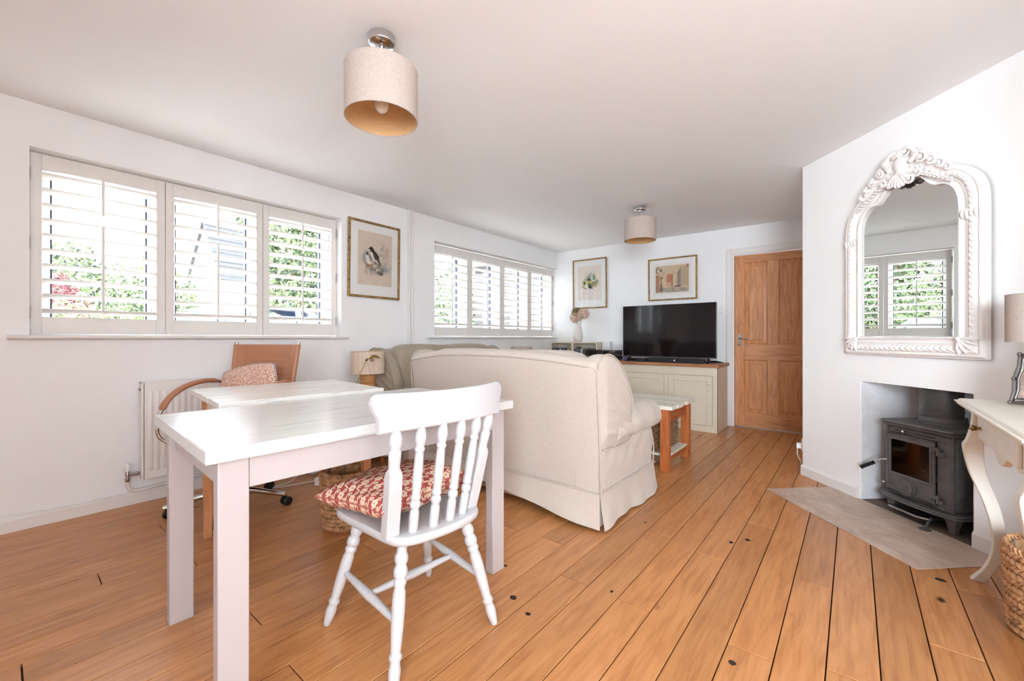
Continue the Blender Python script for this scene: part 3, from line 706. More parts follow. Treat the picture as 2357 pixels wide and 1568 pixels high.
        for k in range(9):
            a = .25 + k * .07; x = sx * (.10 + .02 * k); z = 1.03 - .012 * k - .004
            m.ball((x, -.05, z - .02), (.012, .010, .006), 7, 5); m.ball((x + sx * .006, -.052, z - .034), (.010, .009, .006), 7, 5)
        for k in range(6):
            m.ball((sx * (.135 + .022 * k), -.046, 1.062 - .020 * k), (.014, .010, .009), 7, 5)
    # shield and shell
    m.ball((0, -.045, 1.085), (.040, .024, .048), 20, 12); m.ball((0, -.05, 1.04), (.030, .018, .02), 14, 8)
    for k in range(7):
        a = -PI / 2 + (k - 3) * .30
        m.tube([(0, -.048, 1.045), (.035 * math.cos(a), -.066, 1.045 + .040 * math.sin(a)), (.062 * math.cos(a), -.056, 1.045 + .078 * math.sin(a))], [.004, .0095, .012], 7)
        m.ball((.064 * math.cos(a), -.054, 1.045 + .082 * math.sin(a)), .0125, 8, 6)
    for k in range(5):
        a = PI / 2 + (k - 2) * .38
        m.tube([(0, -.05, 1.12), (.028 * math.cos(a), -.062, 1.128 + .022 * math.sin(a)), (.042 * math.cos(a), -.05, 1.128 + .034 * math.sin(a))], [.005, .009, .007], 7)
    m.prism([(-.27, .955), (-.235, .995), (-.19, 1.03), (-.14, 1.065), (-.105, 1.11), (-.05, 1.15), (0, 1.16), (.05, 1.15), (.105, 1.11), (.14, 1.065), (.19, 1.03), (.235, .995), (.27, .955), (.2, .95), (.1, .985), (0, .985), (-.1, .985), (-.2, .95)], -.042, -.012, 'y')
    m.build('crest', FRAMEW, t, smooth=60)
    # small leaves clasping the sides and corners
    for sx in (1, -1):
        m = Mesh()
        m.ball((sx * .335, -.042, .725), (.036, .008, .008), 14, 8)
        for k in range(4): m.tube(spline([(sx * (.307 + .019 * k), -.040, .735), (sx * (.306 + .0195 * k), -.044, .712), (sx * (.306 + .0198 * k), -.038, .690 - .008 * (k % 2))], 4), [.004, .006, .0075, .008, .008, .0075, .006, .004, .002], 8)
        m.build('leaf_clasp', FRAMEW, t)
        m = Mesh()
        for k in range(5):
            a = k * PI / 8
            m.tube([(sx * .292, -.042, .10), (sx * (.292 + .05 * math.cos(a)), -.052, .10 - .045 * math.sin(a)), (sx * (.292 + .085 * math.cos(a)), -.042, .10 - .075 * math.sin(a))], [.006, .010, .006], 6)
        m.ball((sx * .292, -.048, .10), .012, 8, 6)
        m.build('corner_leaf', FRAMEW, t)
mirror()

# ---------------------------------------------------------------- framed pictures, painted as flat prints
def vnoise(x, y, s_, seed):
    r = np.random.default_rng(seed).random((64, 64)); x = x * s_; y = y * s_
    xi, yi = np.floor(x).astype(int), np.floor(y).astype(int); fx, fy = x - xi, y - yi
    fx = fx * fx * (3 - 2 * fx); fy = fy * fy * (3 - 2 * fy); g = lambda a, b: r[a % 64, b % 64]
    return (g(xi, yi) * (1 - fx) + g(xi + 1, yi) * fx) * (1 - fy) + (g(xi, yi + 1) * (1 - fx) + g(xi + 1, yi + 1) * fx) * fy
def fbm(x, y, s_, seed): return sum(vnoise(x, y, s_ * 2 ** k, seed + k) / 2 ** k for k in range(4)) / 1.875
def sdpoly(px, py, poly):
    d = np.full(px.shape, 1e9); ins = np.zeros(px.shape, bool); n = len(poly)
    for i in range(n):
        ax, ay = poly[i]; bx, by = poly[(i + 1) % n]; ex, ey = bx - ax, by - ay; wx, wy = px - ax, py - ay
        h_ = np.clip((wx * ex + wy * ey) / (ex * ex + ey * ey + 1e-12), 0, 1)
        d = np.minimum(d, (wx - ex * h_) ** 2 + (wy - ey * h_) ** 2)
        c = ((ay <= py) & (by > py)) | ((by <= py) & (ay > py)); xs = ax + (py - ay) / (by - ay + 1e-12) * ex
        ins ^= c & (px < xs)
    return np.sqrt(d) * np.where(ins, -1, 1)
class Paint:
    def __init__(s, w_, h_, base, n=150):
        s.nx = int(n * w_ / max(w_, h_)); s.ny = int(n * h_ / max(w_, h_)); s.w, s.h = w_, h_
        s.x, s.y = np.meshgrid(np.linspace(0, 1, s.nx), np.linspace(0, 1, s.ny), indexing='ij')
        s.c = np.zeros((s.nx, s.ny, 3)); s.c[:] = np.array(base[:3])
        s.c *= (.94 + .12 * fbm(s.x, s.y, 4, 1))[..., None]
    def lay(s, mask, col): s.c = s.c * (1 - mask[..., None]) + np.array(col[:3]) * mask[..., None]
    def poly(s, pts, col, soft=.006, a=1.0, smooth_=True):
        p_ = spline(pts, 6, True) if smooth_ else pts
        s.lay(np.clip(.5 - sdpoly(s.x, s.y * s.h / s.w, [(u, v * s.h / s.w) for u, v in p_]) / soft, 0, 1) * a, col)
    def blob(s, cx, cy, rx, ry, col, seed, a=1.0, lo=.45, hi=.6, sc=9):
        r_ = np.sqrt(((s.x - cx) / rx) ** 2 + ((s.y - cy) / ry) ** 2); f_ = fbm(s.x + seed, s.y, sc, seed)
        s.lay(np.clip((1 - r_) * 2.2, 0, 1) * np.clip((f_ - lo) / (hi - lo), 0, 1) * a, col)
    def line(s, pts, col, wd=.004, a=.8):
        asp = s.h / s.w
        for (ax, ay), (bx, by) in zip(pts[:-1], pts[1:]):
            ex, ey = bx - ax, (by - ay) * asp; wx, wy = s.x - ax, (s.y - ay) * asp; h_ = np.clip((wx * ex + wy * ey) / (ex * ex + ey * ey + 1e-12), 0, 1)
            s.lay(np.clip(1.3 - np.hypot(wx - ex * h_, wy - ey * h_) / wd, 0, 1) * a, col)
    def build(s, name, parent, x0, z0, y):
        m = Mesh(); m.grid([[(x0 + s.w * i / (s.nx - 1), y, z0 + s.h * j / (s.ny - 1)) for j in range(s.ny)] for i in range(s.nx)])
        o = m.build(name, PRINT, parent, smooth=0)
        at = o.data.color_attributes.new('Col', 'FLOAT_COLOR', 'POINT')
        at.data.foreach_set('color', np.concatenate([np.clip(s.c * 1.18, 0, 1), np.ones((s.nx, s.ny, 1))], 2).reshape(-1)); return o
def picture(label, W_, H_, loc, rotz, art, mat_w, tilt=.012, roll=0, fw=.02, lines=None):
    t = thing('framed_picture', label, 'picture', loc, rotz); t.rotation_euler = (tilt, roll, rotz)
    D = .022
    for nme, poly in (('frame_rail', [(-W_ / 2, 0), (W_ / 2, 0), (W_ / 2 - fw, fw), (-W_ / 2 + fw, fw)]), ('frame_rail', [(-W_ / 2, H_), (W_ / 2, H_), (W_ / 2 - fw, H_ - fw), (-W_ / 2 + fw, H_ - fw)]),
                      ('frame_rail', [(-W_ / 2, 0), (-W_ / 2 + fw, fw), (-W_ / 2 + fw, H_ - fw), (-W_ / 2, H_)]), ('frame_rail', [(W_ / 2, 0), (W_ / 2 - fw, fw), (W_ / 2 - fw, H_ - fw), (W_ / 2, H_)])):
        Mesh().prism(poly, -D, -.001, 'y').build(nme, GILT, t, bevel=.004, seg=3)
    Mesh().box(-W_ / 2 + fw, W_ / 2 - fw, -.009, -.002, fw, H_ - fw).build('mount', MOUNT, t, smooth=0)
    if lines:
        for off, mt, th in lines:
            a0, a1, b0, b1 = mat_w[0] - off, W_ - mat_w[1] + off, mat_w[2] - off, H_ - mat_w[3] + off
            a0 -= W_ / 2; a1 -= W_ / 2
            m = Mesh()
            for q in ((a0, a1, b0, b0 + th), (a0, a1, b1 - th, b1), (a0, a0 + th, b0, b1), (a1 - th, a1, b0, b1)): m.box(q[0], q[1], -.0096, -.009, q[2], q[3])
            m.build('mount_line', mt, t, smooth=0)
    pw, ph = W_ - mat_w[0] - mat_w[1], H_ - mat_w[2] - mat_w[3]
    art(pw, ph).build('print', t, -W_ / 2 + mat_w[0], mat_w[2], -.0099)
    Mesh().box(-W_ / 2 + fw, W_ / 2 - fw, -.0145, -.0125, fw, H_ - fw).build('pane', PGLASS, t, smooth=0)
    return t
INK = simple('mount_rule', rgb(120, 110, 100), .9); BEV = simple('mount_bevel', rgb(246, 242, 236), .9)
def art_bird(w_, h_):
    p = Paint(w_, h_, rgb(212, 193, 174), 190)
    blue = rgb(140, 152, 158); dk = rgb(52, 48, 46); br = rgb(112, 92, 76)
    p.blob(.72, .60, .26, .25, rgb(170, 156, 144), 3, .75, .46, .56, 14)
    p.blob(.28, .50, .20, .17, blue, 11, .9, .25, .6, 5); p.blob(.80, .38, .22, .18, blue, 12, .8, .35, .6, 6)
    p.blob(.55, .33, .36, .14, rgb(120, 122, 122), 15, .95, .36, .56, 10); p.blob(.50, .37, .32, .10, rgb(150, 122, 84), 16, .8, .5, .6, 12)
    p.blob(.25, .36, .13, .10, rgb(150, 116, 88), 17, .9, .35, .5, 8); p.blob(.68, .27, .22, .10, rgb(66, 64, 64), 18, .85, .5, .62, 13); p.blob(.45, .42, .2, .07, dk, 19, .8, .5, .65, 14); p.blob(.40, .25, .3, .08, rgb(168, 152, 138), 20, .7, .5, .6, 16)
    # small bird behind
    p.poly([(.22, .52), (.24, .58), (.28, .60), (.33, .57), (.37, .48), (.41, .41), (.32, .39), (.25, .42)], rgb(226, 212, 200), .012)
    p.poly([(.22, .585), (.25, .615), (.29, .61), (.30, .57), (.27, .55), (.24, .57)], rgb(70, 70, 74), .012); p.poly([(.30, .57), (.34, .55), (.39, .44), (.36, .46)], dk, .012)
    # large bird: white front, dark head and back
    p.poly([(.36, .62), (.40, .63), (.47, .55), (.56, .46), (.60, .42), (.53, .44), (.44, .50), (.38, .56)], rgb(232, 220, 208), .01)
    p.poly([(.285, .685), (.33, .70), (.355, .725), (.40, .725), (.44, .70), (.47, .66), (.54, .62), (.60, .56), (.62, .50), (.635, .455), (.655, .40), (.64, .395), (.57, .45), (.50, .49), (.455, .53), (.43, .59), (.40, .625), (.36, .63), (.34, .67), (.31, .675)], dk, .009)
    p.blob(.52, .55, .1, .08, rgb(84, 78, 74), 31, .7, .4, .6, 20)
    p.poly([(.52, .495), (.56, .485), (.60, .495), (.56, .475)], rgb(220, 208, 196), .006)
    p.line([(.49, .885), (.55, .86), (.60, .84)], rgb(150, 136, 122), .006, .6); p.line([(.55, .86), (.59, .865)], rgb(150, 136, 122), .006, .5)
    for s_ in range(9):
        x = .60 + .035 * s_; p.line([(x, .40 + .02 * (s_ % 3)), (x + .02, .52), (x - .02, .62), (x + .03, .72)], rgb(150, 134, 122), .005, .35)
    g = rgb(150, 132, 116)
    for a, b in ((.40, .58), (.08, .2), (.74, .78)):
        x = a
        while x < b: p.line([(x, .052), (x + .007, .06)], g, .004, .7); x += .014
    return p
def art_garden(w_, h_):
    p = Paint(w_, h_, rgb(224, 211, 200), 150)
    p.blob(.5, .80, .3, .1, rgb(190, 196, 190), 5, .6); p.blob(.60, .58, .36, .22, rgb(112, 128, 104), 6, .95, .36, .5, 10); p.blob(.55, .50, .42, .18, rgb(96, 128, 62), 7, .95, .4, .52, 12)
    p.blob(.45, .47, .34, .14, rgb(196, 200, 90), 8, .85, .5, .58, 14); p.blob(.65, .62, .2, .12, rgb(216, 216, 206), 9, .8, .52, .58, 16); p.blob(.60, .44, .3, .1, rgb(196, 150, 110), 10, .7, .5, .56, 10)
    p.poly([(.44, .60), (.50, .64), (.54, .60), (.52, .55), (.46, .55)], rgb(52, 54, 66), .02); p.poly([(.46, .55), (.52, .56), (.56, .49), (.50, .48)], rgb(196, 150, 120), .02)
    p.poly([(.24, .52), (.28, .55), (.32, .51), (.28, .44)], rgb(60, 56, 44), .02); p.poly([(.44, .40), (.52, .43), (.60, .36), (.50, .34)], rgb(70, 68, 62), .02)
    p.blob(.5, .4, .4, .1, rgb(60, 78, 44), 21, .8, .55, .62, 15)
    return p
def art_street(w_, h_):
    p = Paint(w_, h_, rgb(205, 180, 150), 170)
    p.blob(.55, .85, .5, .25, rgb(186, 172, 142), 2, .6); p.lay(np.clip(.20 - p.y, 0, .12) / .12 * .55, rgb(150, 142, 130)); p.blob(.5, .12, .6, .14, rgb(128, 126, 122), 4, .7); p.blob(.9, .12, .3, .1, rgb(196, 150, 96), 5, .8)
    p.poly([(0, .02), (.11, .0), (.12, .66), (0, .68)], rgb(168, 118, 94), .01, .95, False)
    p.poly([(.33, .36), (.48, .36), (.50, .66), (.42, .70), (.34, .66)], rgb(192, 122, 94), .012, 1, False); p.poly([(.48, .22), (.52, .22), (.53, .66), (.49, .66)], rgb(140, 92, 74), .012, .9, False)
    p.poly([(.22, .32), (.33, .34), (.33, .66), (.26, .68), (.22, .6)], rgb(214, 186, 160), .012, .9, False); p.poly([(.34, .2), (.48, .2), (.48, .36), (.33, .36)], rgb(206, 170, 140), .012, .8, False)
    p.poly([(.66, .20), (1, .22), (1, .92), (.88, .93), (.76, .93), (.70, .78), (.66, .72)], rgb(178, 158, 128), .012, 1, False); p.poly([(.66, .20), (.76, .20), (.76, .92), (.70, .78), (.66, .72)], rgb(132, 122, 114), .012, .85, False); p.poly([(.92, .9), (1, .86), (1, 1), (.95, 1)], rgb(160, 112, 86), .01, .9, False)
    p.blob(.12, .82, .16, .18, rgb(92, 96, 84), 8, .9, .45, .55, 12); p.blob(.19, .5, .07, .16, rgb(132, 116, 56), 9, 1, .3, .5, 9); p.blob(.58, .36, .09, .14, rgb(100, 98, 74), 10, .9, .4, .55, 10); p.poly([(.14, .06), (.20, .06), (.20, .33), (.14, .33)], rgb(88, 80, 76), .03, .8)
    p.blob(.66, .22, .14, .03, rgb(66, 58, 52), 12, .9, .3, .5, 8)
    dk = rgb(78, 62, 54)
    p.line([(.23, .66), (.26, .73), (.30, .72)], dk, .008, .7); p.line([(.5, .66), (.72, .72)], dk, .006, .5); p.line([(.4, .48), (.48, .49)], dk, .006, .7)
    for x in np.arange(.35, .48, .03): p.line([(x, .22), (x, .34)], dk, .006, .5)
    p.line([(.36, .60), (.44, .52)], dk, .005, .4)
    for x in (.28, .3): p.line([(x, .4), (x, .62)], dk, .006, .4)
    return p
picture('gilt framed print of a black and white sea bird on rocks, between the two windows', .540, .700, (XL + .0015, 2.216, 1.399), PI / 2, art_bird, (.095, .087, .118, .092), .010, 0.006, .021, [(.010, BEV, .002)])
p = bk(.542, -.0015)
picture('tall gilt framed garden print above the flower vase', .532, .706, (p[0], p[1], 1.452), BA, art_garden, (.085, .085, .12, .10), .012, 0, .018, [(.008, BEV, .002)])
p = bk(1.688, -.0015)
picture('wide gilt framed watercolour of a street above the television', .602, .540, (p[0], p[1], 1.509), BA, art_street, (.095, .098, .098, .098), .012, 0, .019, [(.012, BEV, .004), (.014, INK, .0012), (.03, INK, .0006)])

# ---------------------------------------------------------------- ceiling lamps
def ceiling_lamp(loc, label, zb):
    t = thing('ceiling_lamp', label, 'lamp', loc, 0, 'ceiling lamps with drum shades')
    Mesh().lathe([(.004, -.036), (.050, -.036), (.0545, -.033), (.0555, -.028), (.0555, -.0005)], 40).build('ceiling_rose', CHROME, t, smooth=50)
    h0 = zb - loc[2]; R_ = .150; H_ = .205
    m = Mesh(); m.lathe_between((0, 0, -.036), (0, 0, h0 + H_ - .02), [(.010, 0), (.012, .15), (.010, .3), (.0055, .32), (.0055, .62), (.009, .64), (.009, .8), (.005, .82), (.005, 1)], 14)
    m.ball((.008, 0, -.036 - .03), .006, 8, 6); m.build('stem', CHROME, t)
    m = Mesh(); m.cur = 0
    s0 = m.lathe([(R_, h0), (R_, h0 + H_)], 64); m.f = m.f[:64]; m.mi = [0] * 64
    n = len(m.v); m.cur = 1; m.lathe([(R_ - .002, h0 + .001), (R_ - .002, h0 + H_ - .001)], 64); m.f = m.f[:128]; m.mi = [0] * 64 + [1] * 64
    m.cur = 0
    for z in (h0, h0 + H_): m.tube([(math.cos(a) * (R_ - .001), math.sin(a) * (R_ - .001), z) for a in np.linspace(0, 2 * PI, 65)[:-1]], .0022, 6, True)
    m.build('lamp_shade', [SHADE, SHADE_IN], t)
    m = Mesh()
    for k in range(3):
        a = k * 2 * PI / 3 + .4; m.tube([(0, 0, h0 + H_ - .02), (math.cos(a) * (R_ - .003), math.sin(a) * (R_ - .003), h0 + H_ - .004)], .0018, 5)
    m.tube([(math.cos(a) * .022, math.sin(a) * .022, h0 + H_ - .02) for a in np.linspace(0, 2 * PI, 17)[:-1]], .002, 5, True); m.build('shade_ring', STEEL, t)
    Mesh().lathe([(.021, h0 + H_ - .085), (.021, h0 + H_ - .024)], 18).build('bulb_holder', WHITEP, t)
    BULB = simple('frosted_bulb', rgb(238, 232, 224), .25); m = Mesh()
    m.lathe([(0, h0 + .028), (.014, h0 + .032), (.025, h0 + .043), (.030, h0 + .058), (.028, h0 + .075), (.020, h0 + .095), (.015, h0 + .115), (.014, h0 + .12)], 20); m.build('bulb', BULB, t)
ceiling_lamp((-1.562, 1.035, ZC), 'linen drum ceiling lamp hanging above the white table, nearest the camera', 1.962)
ceiling_lamp((-1.628, 3.985, ZC), 'linen drum ceiling lamp hanging at the television end of the room', 1.985)

# ---------------------------------------------------------------- pipes, radiator, wall fittings
for k, y in enumerate((2.602, 2.645)):
    t = thing('heating_pipe', ('white painted vertical pipe nearer the bird print' if k == 0 else 'white painted vertical pipe nearer the far window'), 'pipe', (XL, y, 0), 0, 'vertical pipes on the window wall')
    Mesh().lathe_between((.018, 0, .02), (.018, 0, ZC - .0005), [(.0085, 0), (.0085, 1)], 14).build('pipe', GLOSSW, t)
    for z in (1.90, 1.12): 
        m = Mesh(); m.tube([(.018 + .0105 * math.cos(a), .0105 * math.sin(a), z) for a in np.linspace(0, 2 * PI, 17)[:-1]], .003, 6, True); m.box(.0005, .01, -.004, .004, z - .006, z + .006); m.build('pipe_clip', GLOSSW, t)
def radiator():
    y0, y1, z0, z1 = .557, 1.36, .155, .757; xf = -3.395
    t = thing('radiator', 'white panel radiator on the wall under the near window', 'radiator', (XL, (y0 + y1) / 2, z0))
    hy = (y1 - y0) / 2; H = z1 - z0; fx = xf - XL
    for x0, nme in ((fx - .012, 'front_panel'), (.022, 'rear_panel')):
        m = Mesh(); m.box(x0, x0 + .012, -hy + .015, hy - .015, 0, H - .008)
        n = int((2 * hy - .08) / .0333); 
        for k in range(n):
            y = -hy + .045 + k * .0333; x = x0 + .012
            rows = []
            for z, wd, d in ((.045, .005, -.001), (.06, .010, .0075), (H - .075, .010, .0075), (H - .058, .005, -.001)):
                rows.append([(x - .001, y - wd - .004, z), (x + d, y - wd * .6, z), (x + d, y + wd * .6, z), (x - .001, y + wd + .004, z)])
            m.grid(rows)
        m.build(nme, RAD, t, bevel=.002, smooth=30)
    for y in (-hy, hy - .012):
        m = Mesh().box(.02, fx, y, y + .012, .0, H); m.build('side_casing', RAD, t, bevel=.003)
    m = Mesh(); m.box(.02, fx, -hy, hy, H - .008, H - .006)
    m.box(.02, .026, -hy, hy, H - .006, H); m.box(fx - .004, fx, -hy, hy, H - .006, H); m.box(.046, .050, -hy, hy, H - .006, H - .001)
    for k in range(int(2 * hy / .018)): m.box(.026, fx - .004, -hy + .018 * k, -hy + .018 * k + .009, H - .006, H - .001)
    m.build('top_grille', RAD, t, kind='stuff')
    m = Mesh(); m.lathe_between((.05, -hy, H - .045), (.05, -hy - .008, H - .045), [(.010, 0), (.010, 1)], 12); m.build('bleed_plug', STEEL, t)
    m = Mesh(); m.box(.0005, .022, -hy + .1, -hy + .14, .1, H - .1); m.box(.0005, .022, hy - .14, hy - .1, .1, H - .1); m.build('bracket', STEEL, t)
    v = thing('radiator_valve', 'chrome and white radiator valve at the near bottom corner of the radiator', 'valve', (XL + .05, y0, z0 + .02))
    m = Mesh(); m.lathe_between((0, -.002, .02), (0, -.052, .02), [(.009, 0), (.013, .2), (.013, .45), (.008, .5), (.011, .7), (.011, 1)], 14); m.lathe_between((0, -.06, -.02), (0, -.06, .045), [(.010, 0), (.014, .1), (.014, .35), (.010, .4), (.012, .8), (.010, 1)], 14); m.build('valve_body', CHROME, v)
    Mesh().lathe_between((0, -.06, .045), (0, -.06, .088), [(.013, 0), (.014, .1), (.013, .85), (.009, 1)], 14).build('valve_cap', WHITEP, v)
    pp = thing('supply_pipe', 'white pipe curving from the valve along above the skirting', 'pipe', (XL + .05, y0 - .06, .01))
    Mesh().tube(spline([(0, 0, .146), (0, .002, .12), (0, .015, .09), (-.006, .06, .078), (-.01, .2, .088), (-.012, .5, .09), (-.012, .9, .09)], 8), .0085, 12).build('pipe', GLOSSW, pp)
radiator()
def plate(name, label, cat, loc, w_, h_, axis, n=2):
    t = thing(name, label, cat, loc)
    m = Mesh()
    if axis == 'x': m.box(.0005, .009, -w_ / 2, w_ / 2, -h_ / 2, h_ / 2)
    else: m.box(-w_ / 2, w_ / 2, -.009, -.0005, -h_ / 2, h_ / 2)
    m.build('face_plate', WHITEP, t, bevel=.002)
    for k in range(n):
        m = Mesh(); c = (k - (n - 1) / 2) * w_ / 2
        if axis == 'x': m.box(.009, .012, c - .006, c + .006, -.011, .011)
        else: m.box(c - .006, c + .006, -.012, -.009, -.011, .011)
        m.build('rocker', WHITEP, t, bevel=.001)
    return t
plate('wall_switch', 'white double wall plate above the desk right of the leather chair', 'switch', (XL, 1.468, .742), .15, .088, 'x', 2)
p = bk(2.215); plate('light_switch', 'white light switch on the wall between television and door', 'switch', (p[0], p[1], 1.365), .086, .086, 'y', 1)
m = Mesh(); m.tube(spline([(XL + .004, -.6, .115), (XL + .004, -.1, .098), (XL + .004, .1, .088), (XL + .019, .2, .079), (XL + .019, .5, .0785)], 8), .0032, 6)
o = thing('wall_cable', 'thin white cable tacked along the top of the skirting by the radiator', 'cable', (0, 0, 0)); m.build('cable', WHITEP, o)
m = Mesh()
for y in (.215, .36): m.box(XL + .0155, XL + .024, y - .003, y + .003, .0755, .085)
m.build('cable_clip', WHITEP, o)

# ---------------------------------------------------------------- dining table and desk
def dining_table():
    c = (-1.573, .908); rz = -math.radians(2.75)
    t = thing('dining_table', 'long white painted table with square legs in the foreground, white chair tucked under it', 'table', (c[0], c[1], 0), rz)
    hx, hy, H = .365, .569, .75
    m = Mesh()
    n = 1; bw = 2 * hx / n
    for k in range(n): m = Mesh().box(-hx + k * bw + .0003, -hx + (k + 1) * bw - .0003, -hy, hy, H - .036, H); m.build('top_board', TABLETOP, t, bevel=.003)
    lx, ly = .044, .072
    for sx in (-1, 1):
        for sy in (-1, 1):
            x1, y1 = sx * (hx - .028), sy * (hy - .032); x0, y0 = x1 - sx * lx, y1 - sy * ly
            Mesh().box(min(x0, x1), max(x0, x1), min(y0, y1), max(y0, y1), 0, H - .0365).build('leg', TABLELEG, t, bevel=.003)
    za = H - .0365
    for sx in (-1, 1):
        x = sx * (hx - .04); Mesh().box(x - .011, x + .011, -hy + .1045, hy - .1045, za - .085, za).build('apron', TABLELEG, t, bevel=.002)
    for sy in (-1, 1):
        y = sy * (hy - .06); Mesh().box(-hx + .0725, hx - .0725, y - .011, y + .011, za - .085, za).build('apron', TABLELEG, t, bevel=.002)
dining_table()
def desk():
    c = (-2.315, .970); rz = -math.radians(5.5)
    t = thing('desk', 'desk with scuffed white top and brown wooden legs between the white table and the window', 'desk', (c[0], c[1], 0), rz)
    hx, hy, H = .335, .368, .762; n = 3; bw = 2 * hx / n
    for k in range(n): Mesh().box(-hx + k * bw + .0006, -hx + (k + 1) * bw - .0006, -hy, hy, H - .028, H).build('top_board', DESKTOP, t, bevel=.003)
    DL = PINEV
    for sx in (-1, 1):
        for sy in (-1, 1):
            x, y = sx * (hx - .085), sy * (hy - .06)
            Mesh().grid([[(x - .017, y - .017, 0), (x + .017, y - .017, 0), (x + .017, y + .017, 0), (x - .017, y + .017, 0)], [(x - .024, y - .024, H - .029), (x + .024, y - .024, H - .029), (x + .024, y + .024, H - .029), (x - .024, y + .024, H - .029)]], False, True).add([(x - .017, y - .017, 0), (x + .017, y - .017, 0), (x + .017, y + .017, 0), (x - .017, y + .017, 0)], [(0, 1, 2, 3)]).build('leg', OAKDOORV, t, bevel=.002)
    za = H - .029
    for sx in (-1, 1): x = sx * (hx - .085); Mesh().box(x - .009, x + .009, -hy + .085, hy - .085, za - .07, za).build('apron', DESKTOP, t, bevel=.002)
    for sy in (-1, 1): y = sy * (hy - .06); Mesh().box(-hx + .11, hx - .11, y - .009, y + .009, za - .07, za).build('apron', DESKTOP, t, bevel=.002)
desk()

# ---------------------------------------------------------------- white spindle chair
def spindle_chair():
    O = (-1.23, .945); rz = math.atan2(.088, -.996) - PI / 2      # local +y faces the table
    t = thing('spindle_chair', 'white painted spindle back kitchen chair drawn up to the long white table', 'chair', (O[0], O[1], 0), rz)
    # image-left (near) side has local x = -side ; keep x = -side
    zs, th = .42, .032
    seat = [(-.198, .185), (-.202, .11), (-.190, -.02), (-.180, -.12), (-.162, -.170), (-.12, -.196), (-.06, -.208), (0, -.212)]
    poly = seat + [(-x, y) for x, y in seat[-2::-1]] + [(.15, .205), (0, .212), (-.15, .205)]
    poly = spline(poly, 4, True)
    m = Mesh(); cx, cy = 0, 0
    rings = []
    for sc_, z in ((.955, zs - th), (.985, zs - th + .006), (1, zs - th + .014), (1, zs - .008), (.985, zs - .001), (.96, zs)): rings.append([(x * sc_, y * sc_, z) for x, y in poly])
    for sc_, z in ((.8, zs - .002), (.55, zs - .007), (.3, zs - .009)): rings.append([(x * sc_, y * sc_ * .97 + .012, z) for x, y in poly])
    m.grid(rings, False, True); n = len(poly); k = len(m.v); m.f.append(list(range(k - n, k))); m.mi.append(0); m.f.append(list(range(n))); m.mi.append(0)
    m.build('seat', CHAIRW, t, smooth=50)
    LP = [(.013, 0), (.015, .015), (.016, .08), (.0205, .10), (.0215, .125), (.0195, .15), (.0155, .165), (.0195, .185), (.0225, .21), (.021, .245), (.0155, .262), (.0195, .275), (.020, .30), (.016, .318), (.0165, .33), (.0195, .36), (.0205, .45), (.0190, .60), (.0155, .735), (.0145, .75), (.019, .765), (.0195, .785), (.0145, .805), (.0155, .825), (.0185, .86), (.0165, .92), (.0125, .985), (.011, 1)]
    legs = {}
    for nme, top, foot in (('a', (-.135, .125), (-.220, .216)), ('b', (.135, .125), (.217, .219)), ('c', (-.125, -.135), (-.206, -.219)), ('d', (.125, -.135), (.203, -.211))):
        p, q = Vector((top[0], top[1], zs - th - .0)), Vector((foot[0], foot[1], .003)); legs[nme] = (p, q)
        m = Mesh(); m.lathe_between(p, q, LP, 24); m.build('leg', CHAIRW, t, smooth=60)
    at = lambda n_, f: legs[n_][0].lerp(legs[n_][1], f)
    SP = [(.008, 0), (.0095, .03), (.012, .25), (.0155, .5), (.012, .75), (.0095, .97), (.008, 1)]
    for a, b in (('a', 'c'), ('b', 'd')):
        Mesh().lathe_between(at(a, .50), at(b, .56), SP, 18).build('stretcher', CHAIRW, t)
    p = (at('a', .50) + at('c', .56)) / 2; q = (at('b', .50) + at('d', .56)) / 2
    Mesh().lathe_between(p, q, SP, 18).build('stretcher', CHAIRW, t)
    # back: curved crest rail on two square posts and four turned spindles
    ztop = .758
    def railc(x): return -.235 + .05 * (x / .245) ** 2
    def post(x0, x1):
        p, q = Vector((x0, -.128, zs - .008)), Vector((x1, railc(x1), ztop + .012)); d = q - p
        m = Mesh(); rows = []
        def sec(f, h, ro):
            c = p + d * f; 
            return [tuple(c + Vector((h * (math.copysign(abs(math.cos(a)) ** ro, math.cos(a))), h * .9 * (math.copysign(abs(math.sin(a)) ** ro, math.sin(a))), 0))) for a in np.linspace(PI / 32, 2 * PI + PI / 32, 33)[:-1]]
        for f, h, ro in ((0, .0225, .18), (.02, .0225, .18), (.30, .0225, .18), (.565, .0215, .18), (.60, .0205, .45), (.625, .0185, .9), (.64, .0175, 1), (.70, .0185, 1), (.775, .0195, 1), (.79, .0165, 1), (.80, .0155, 1), (.812, .0165, 1), (.83, .019, 1), (.87, .0205, 1), (.91, .0185, 1), (.955, .0135, 1), (1, .011, 1)): rows.append(sec(f, h, ro))
        m.grid(rows, False, True); m.build('post', CHAIRW, t, smooth=35)
    post(.152, .187); post(-.165, -.187)
    SPN = [(.0145, 0), (.0150, .03), (.0155, .16), (.0145, .21), (.0115, .225), (.0150, .245), (.0175, .27), (.0155, .295), (.0115, .312), (.0155, .327), (.0160, .345), (.0130, .362), (.0140, .40), (.0155, .50), (.0150, .62), (.0130, .745), (.0120, .755), (.0155, .77), (.0160, .785), (.0125, .80), (.0130, .815), (.0165, .85), (.0175, .885), (.0155, .925), (.0115, .965), (.010, 1)]
    for xb, xt in ((.095, .112), (.033, .037), (-.033, -.037), (-.102, -.112)):
        p = Vector((xb, -.155 - .016 * (1 - (xb / .11) ** 2), zs - .006)); q = Vector((xt, railc(xt), ztop + .010))
        Mesh().lathe_between(p, q, SPN, 20).build('spindle', CHAIRW, t, smooth=60)
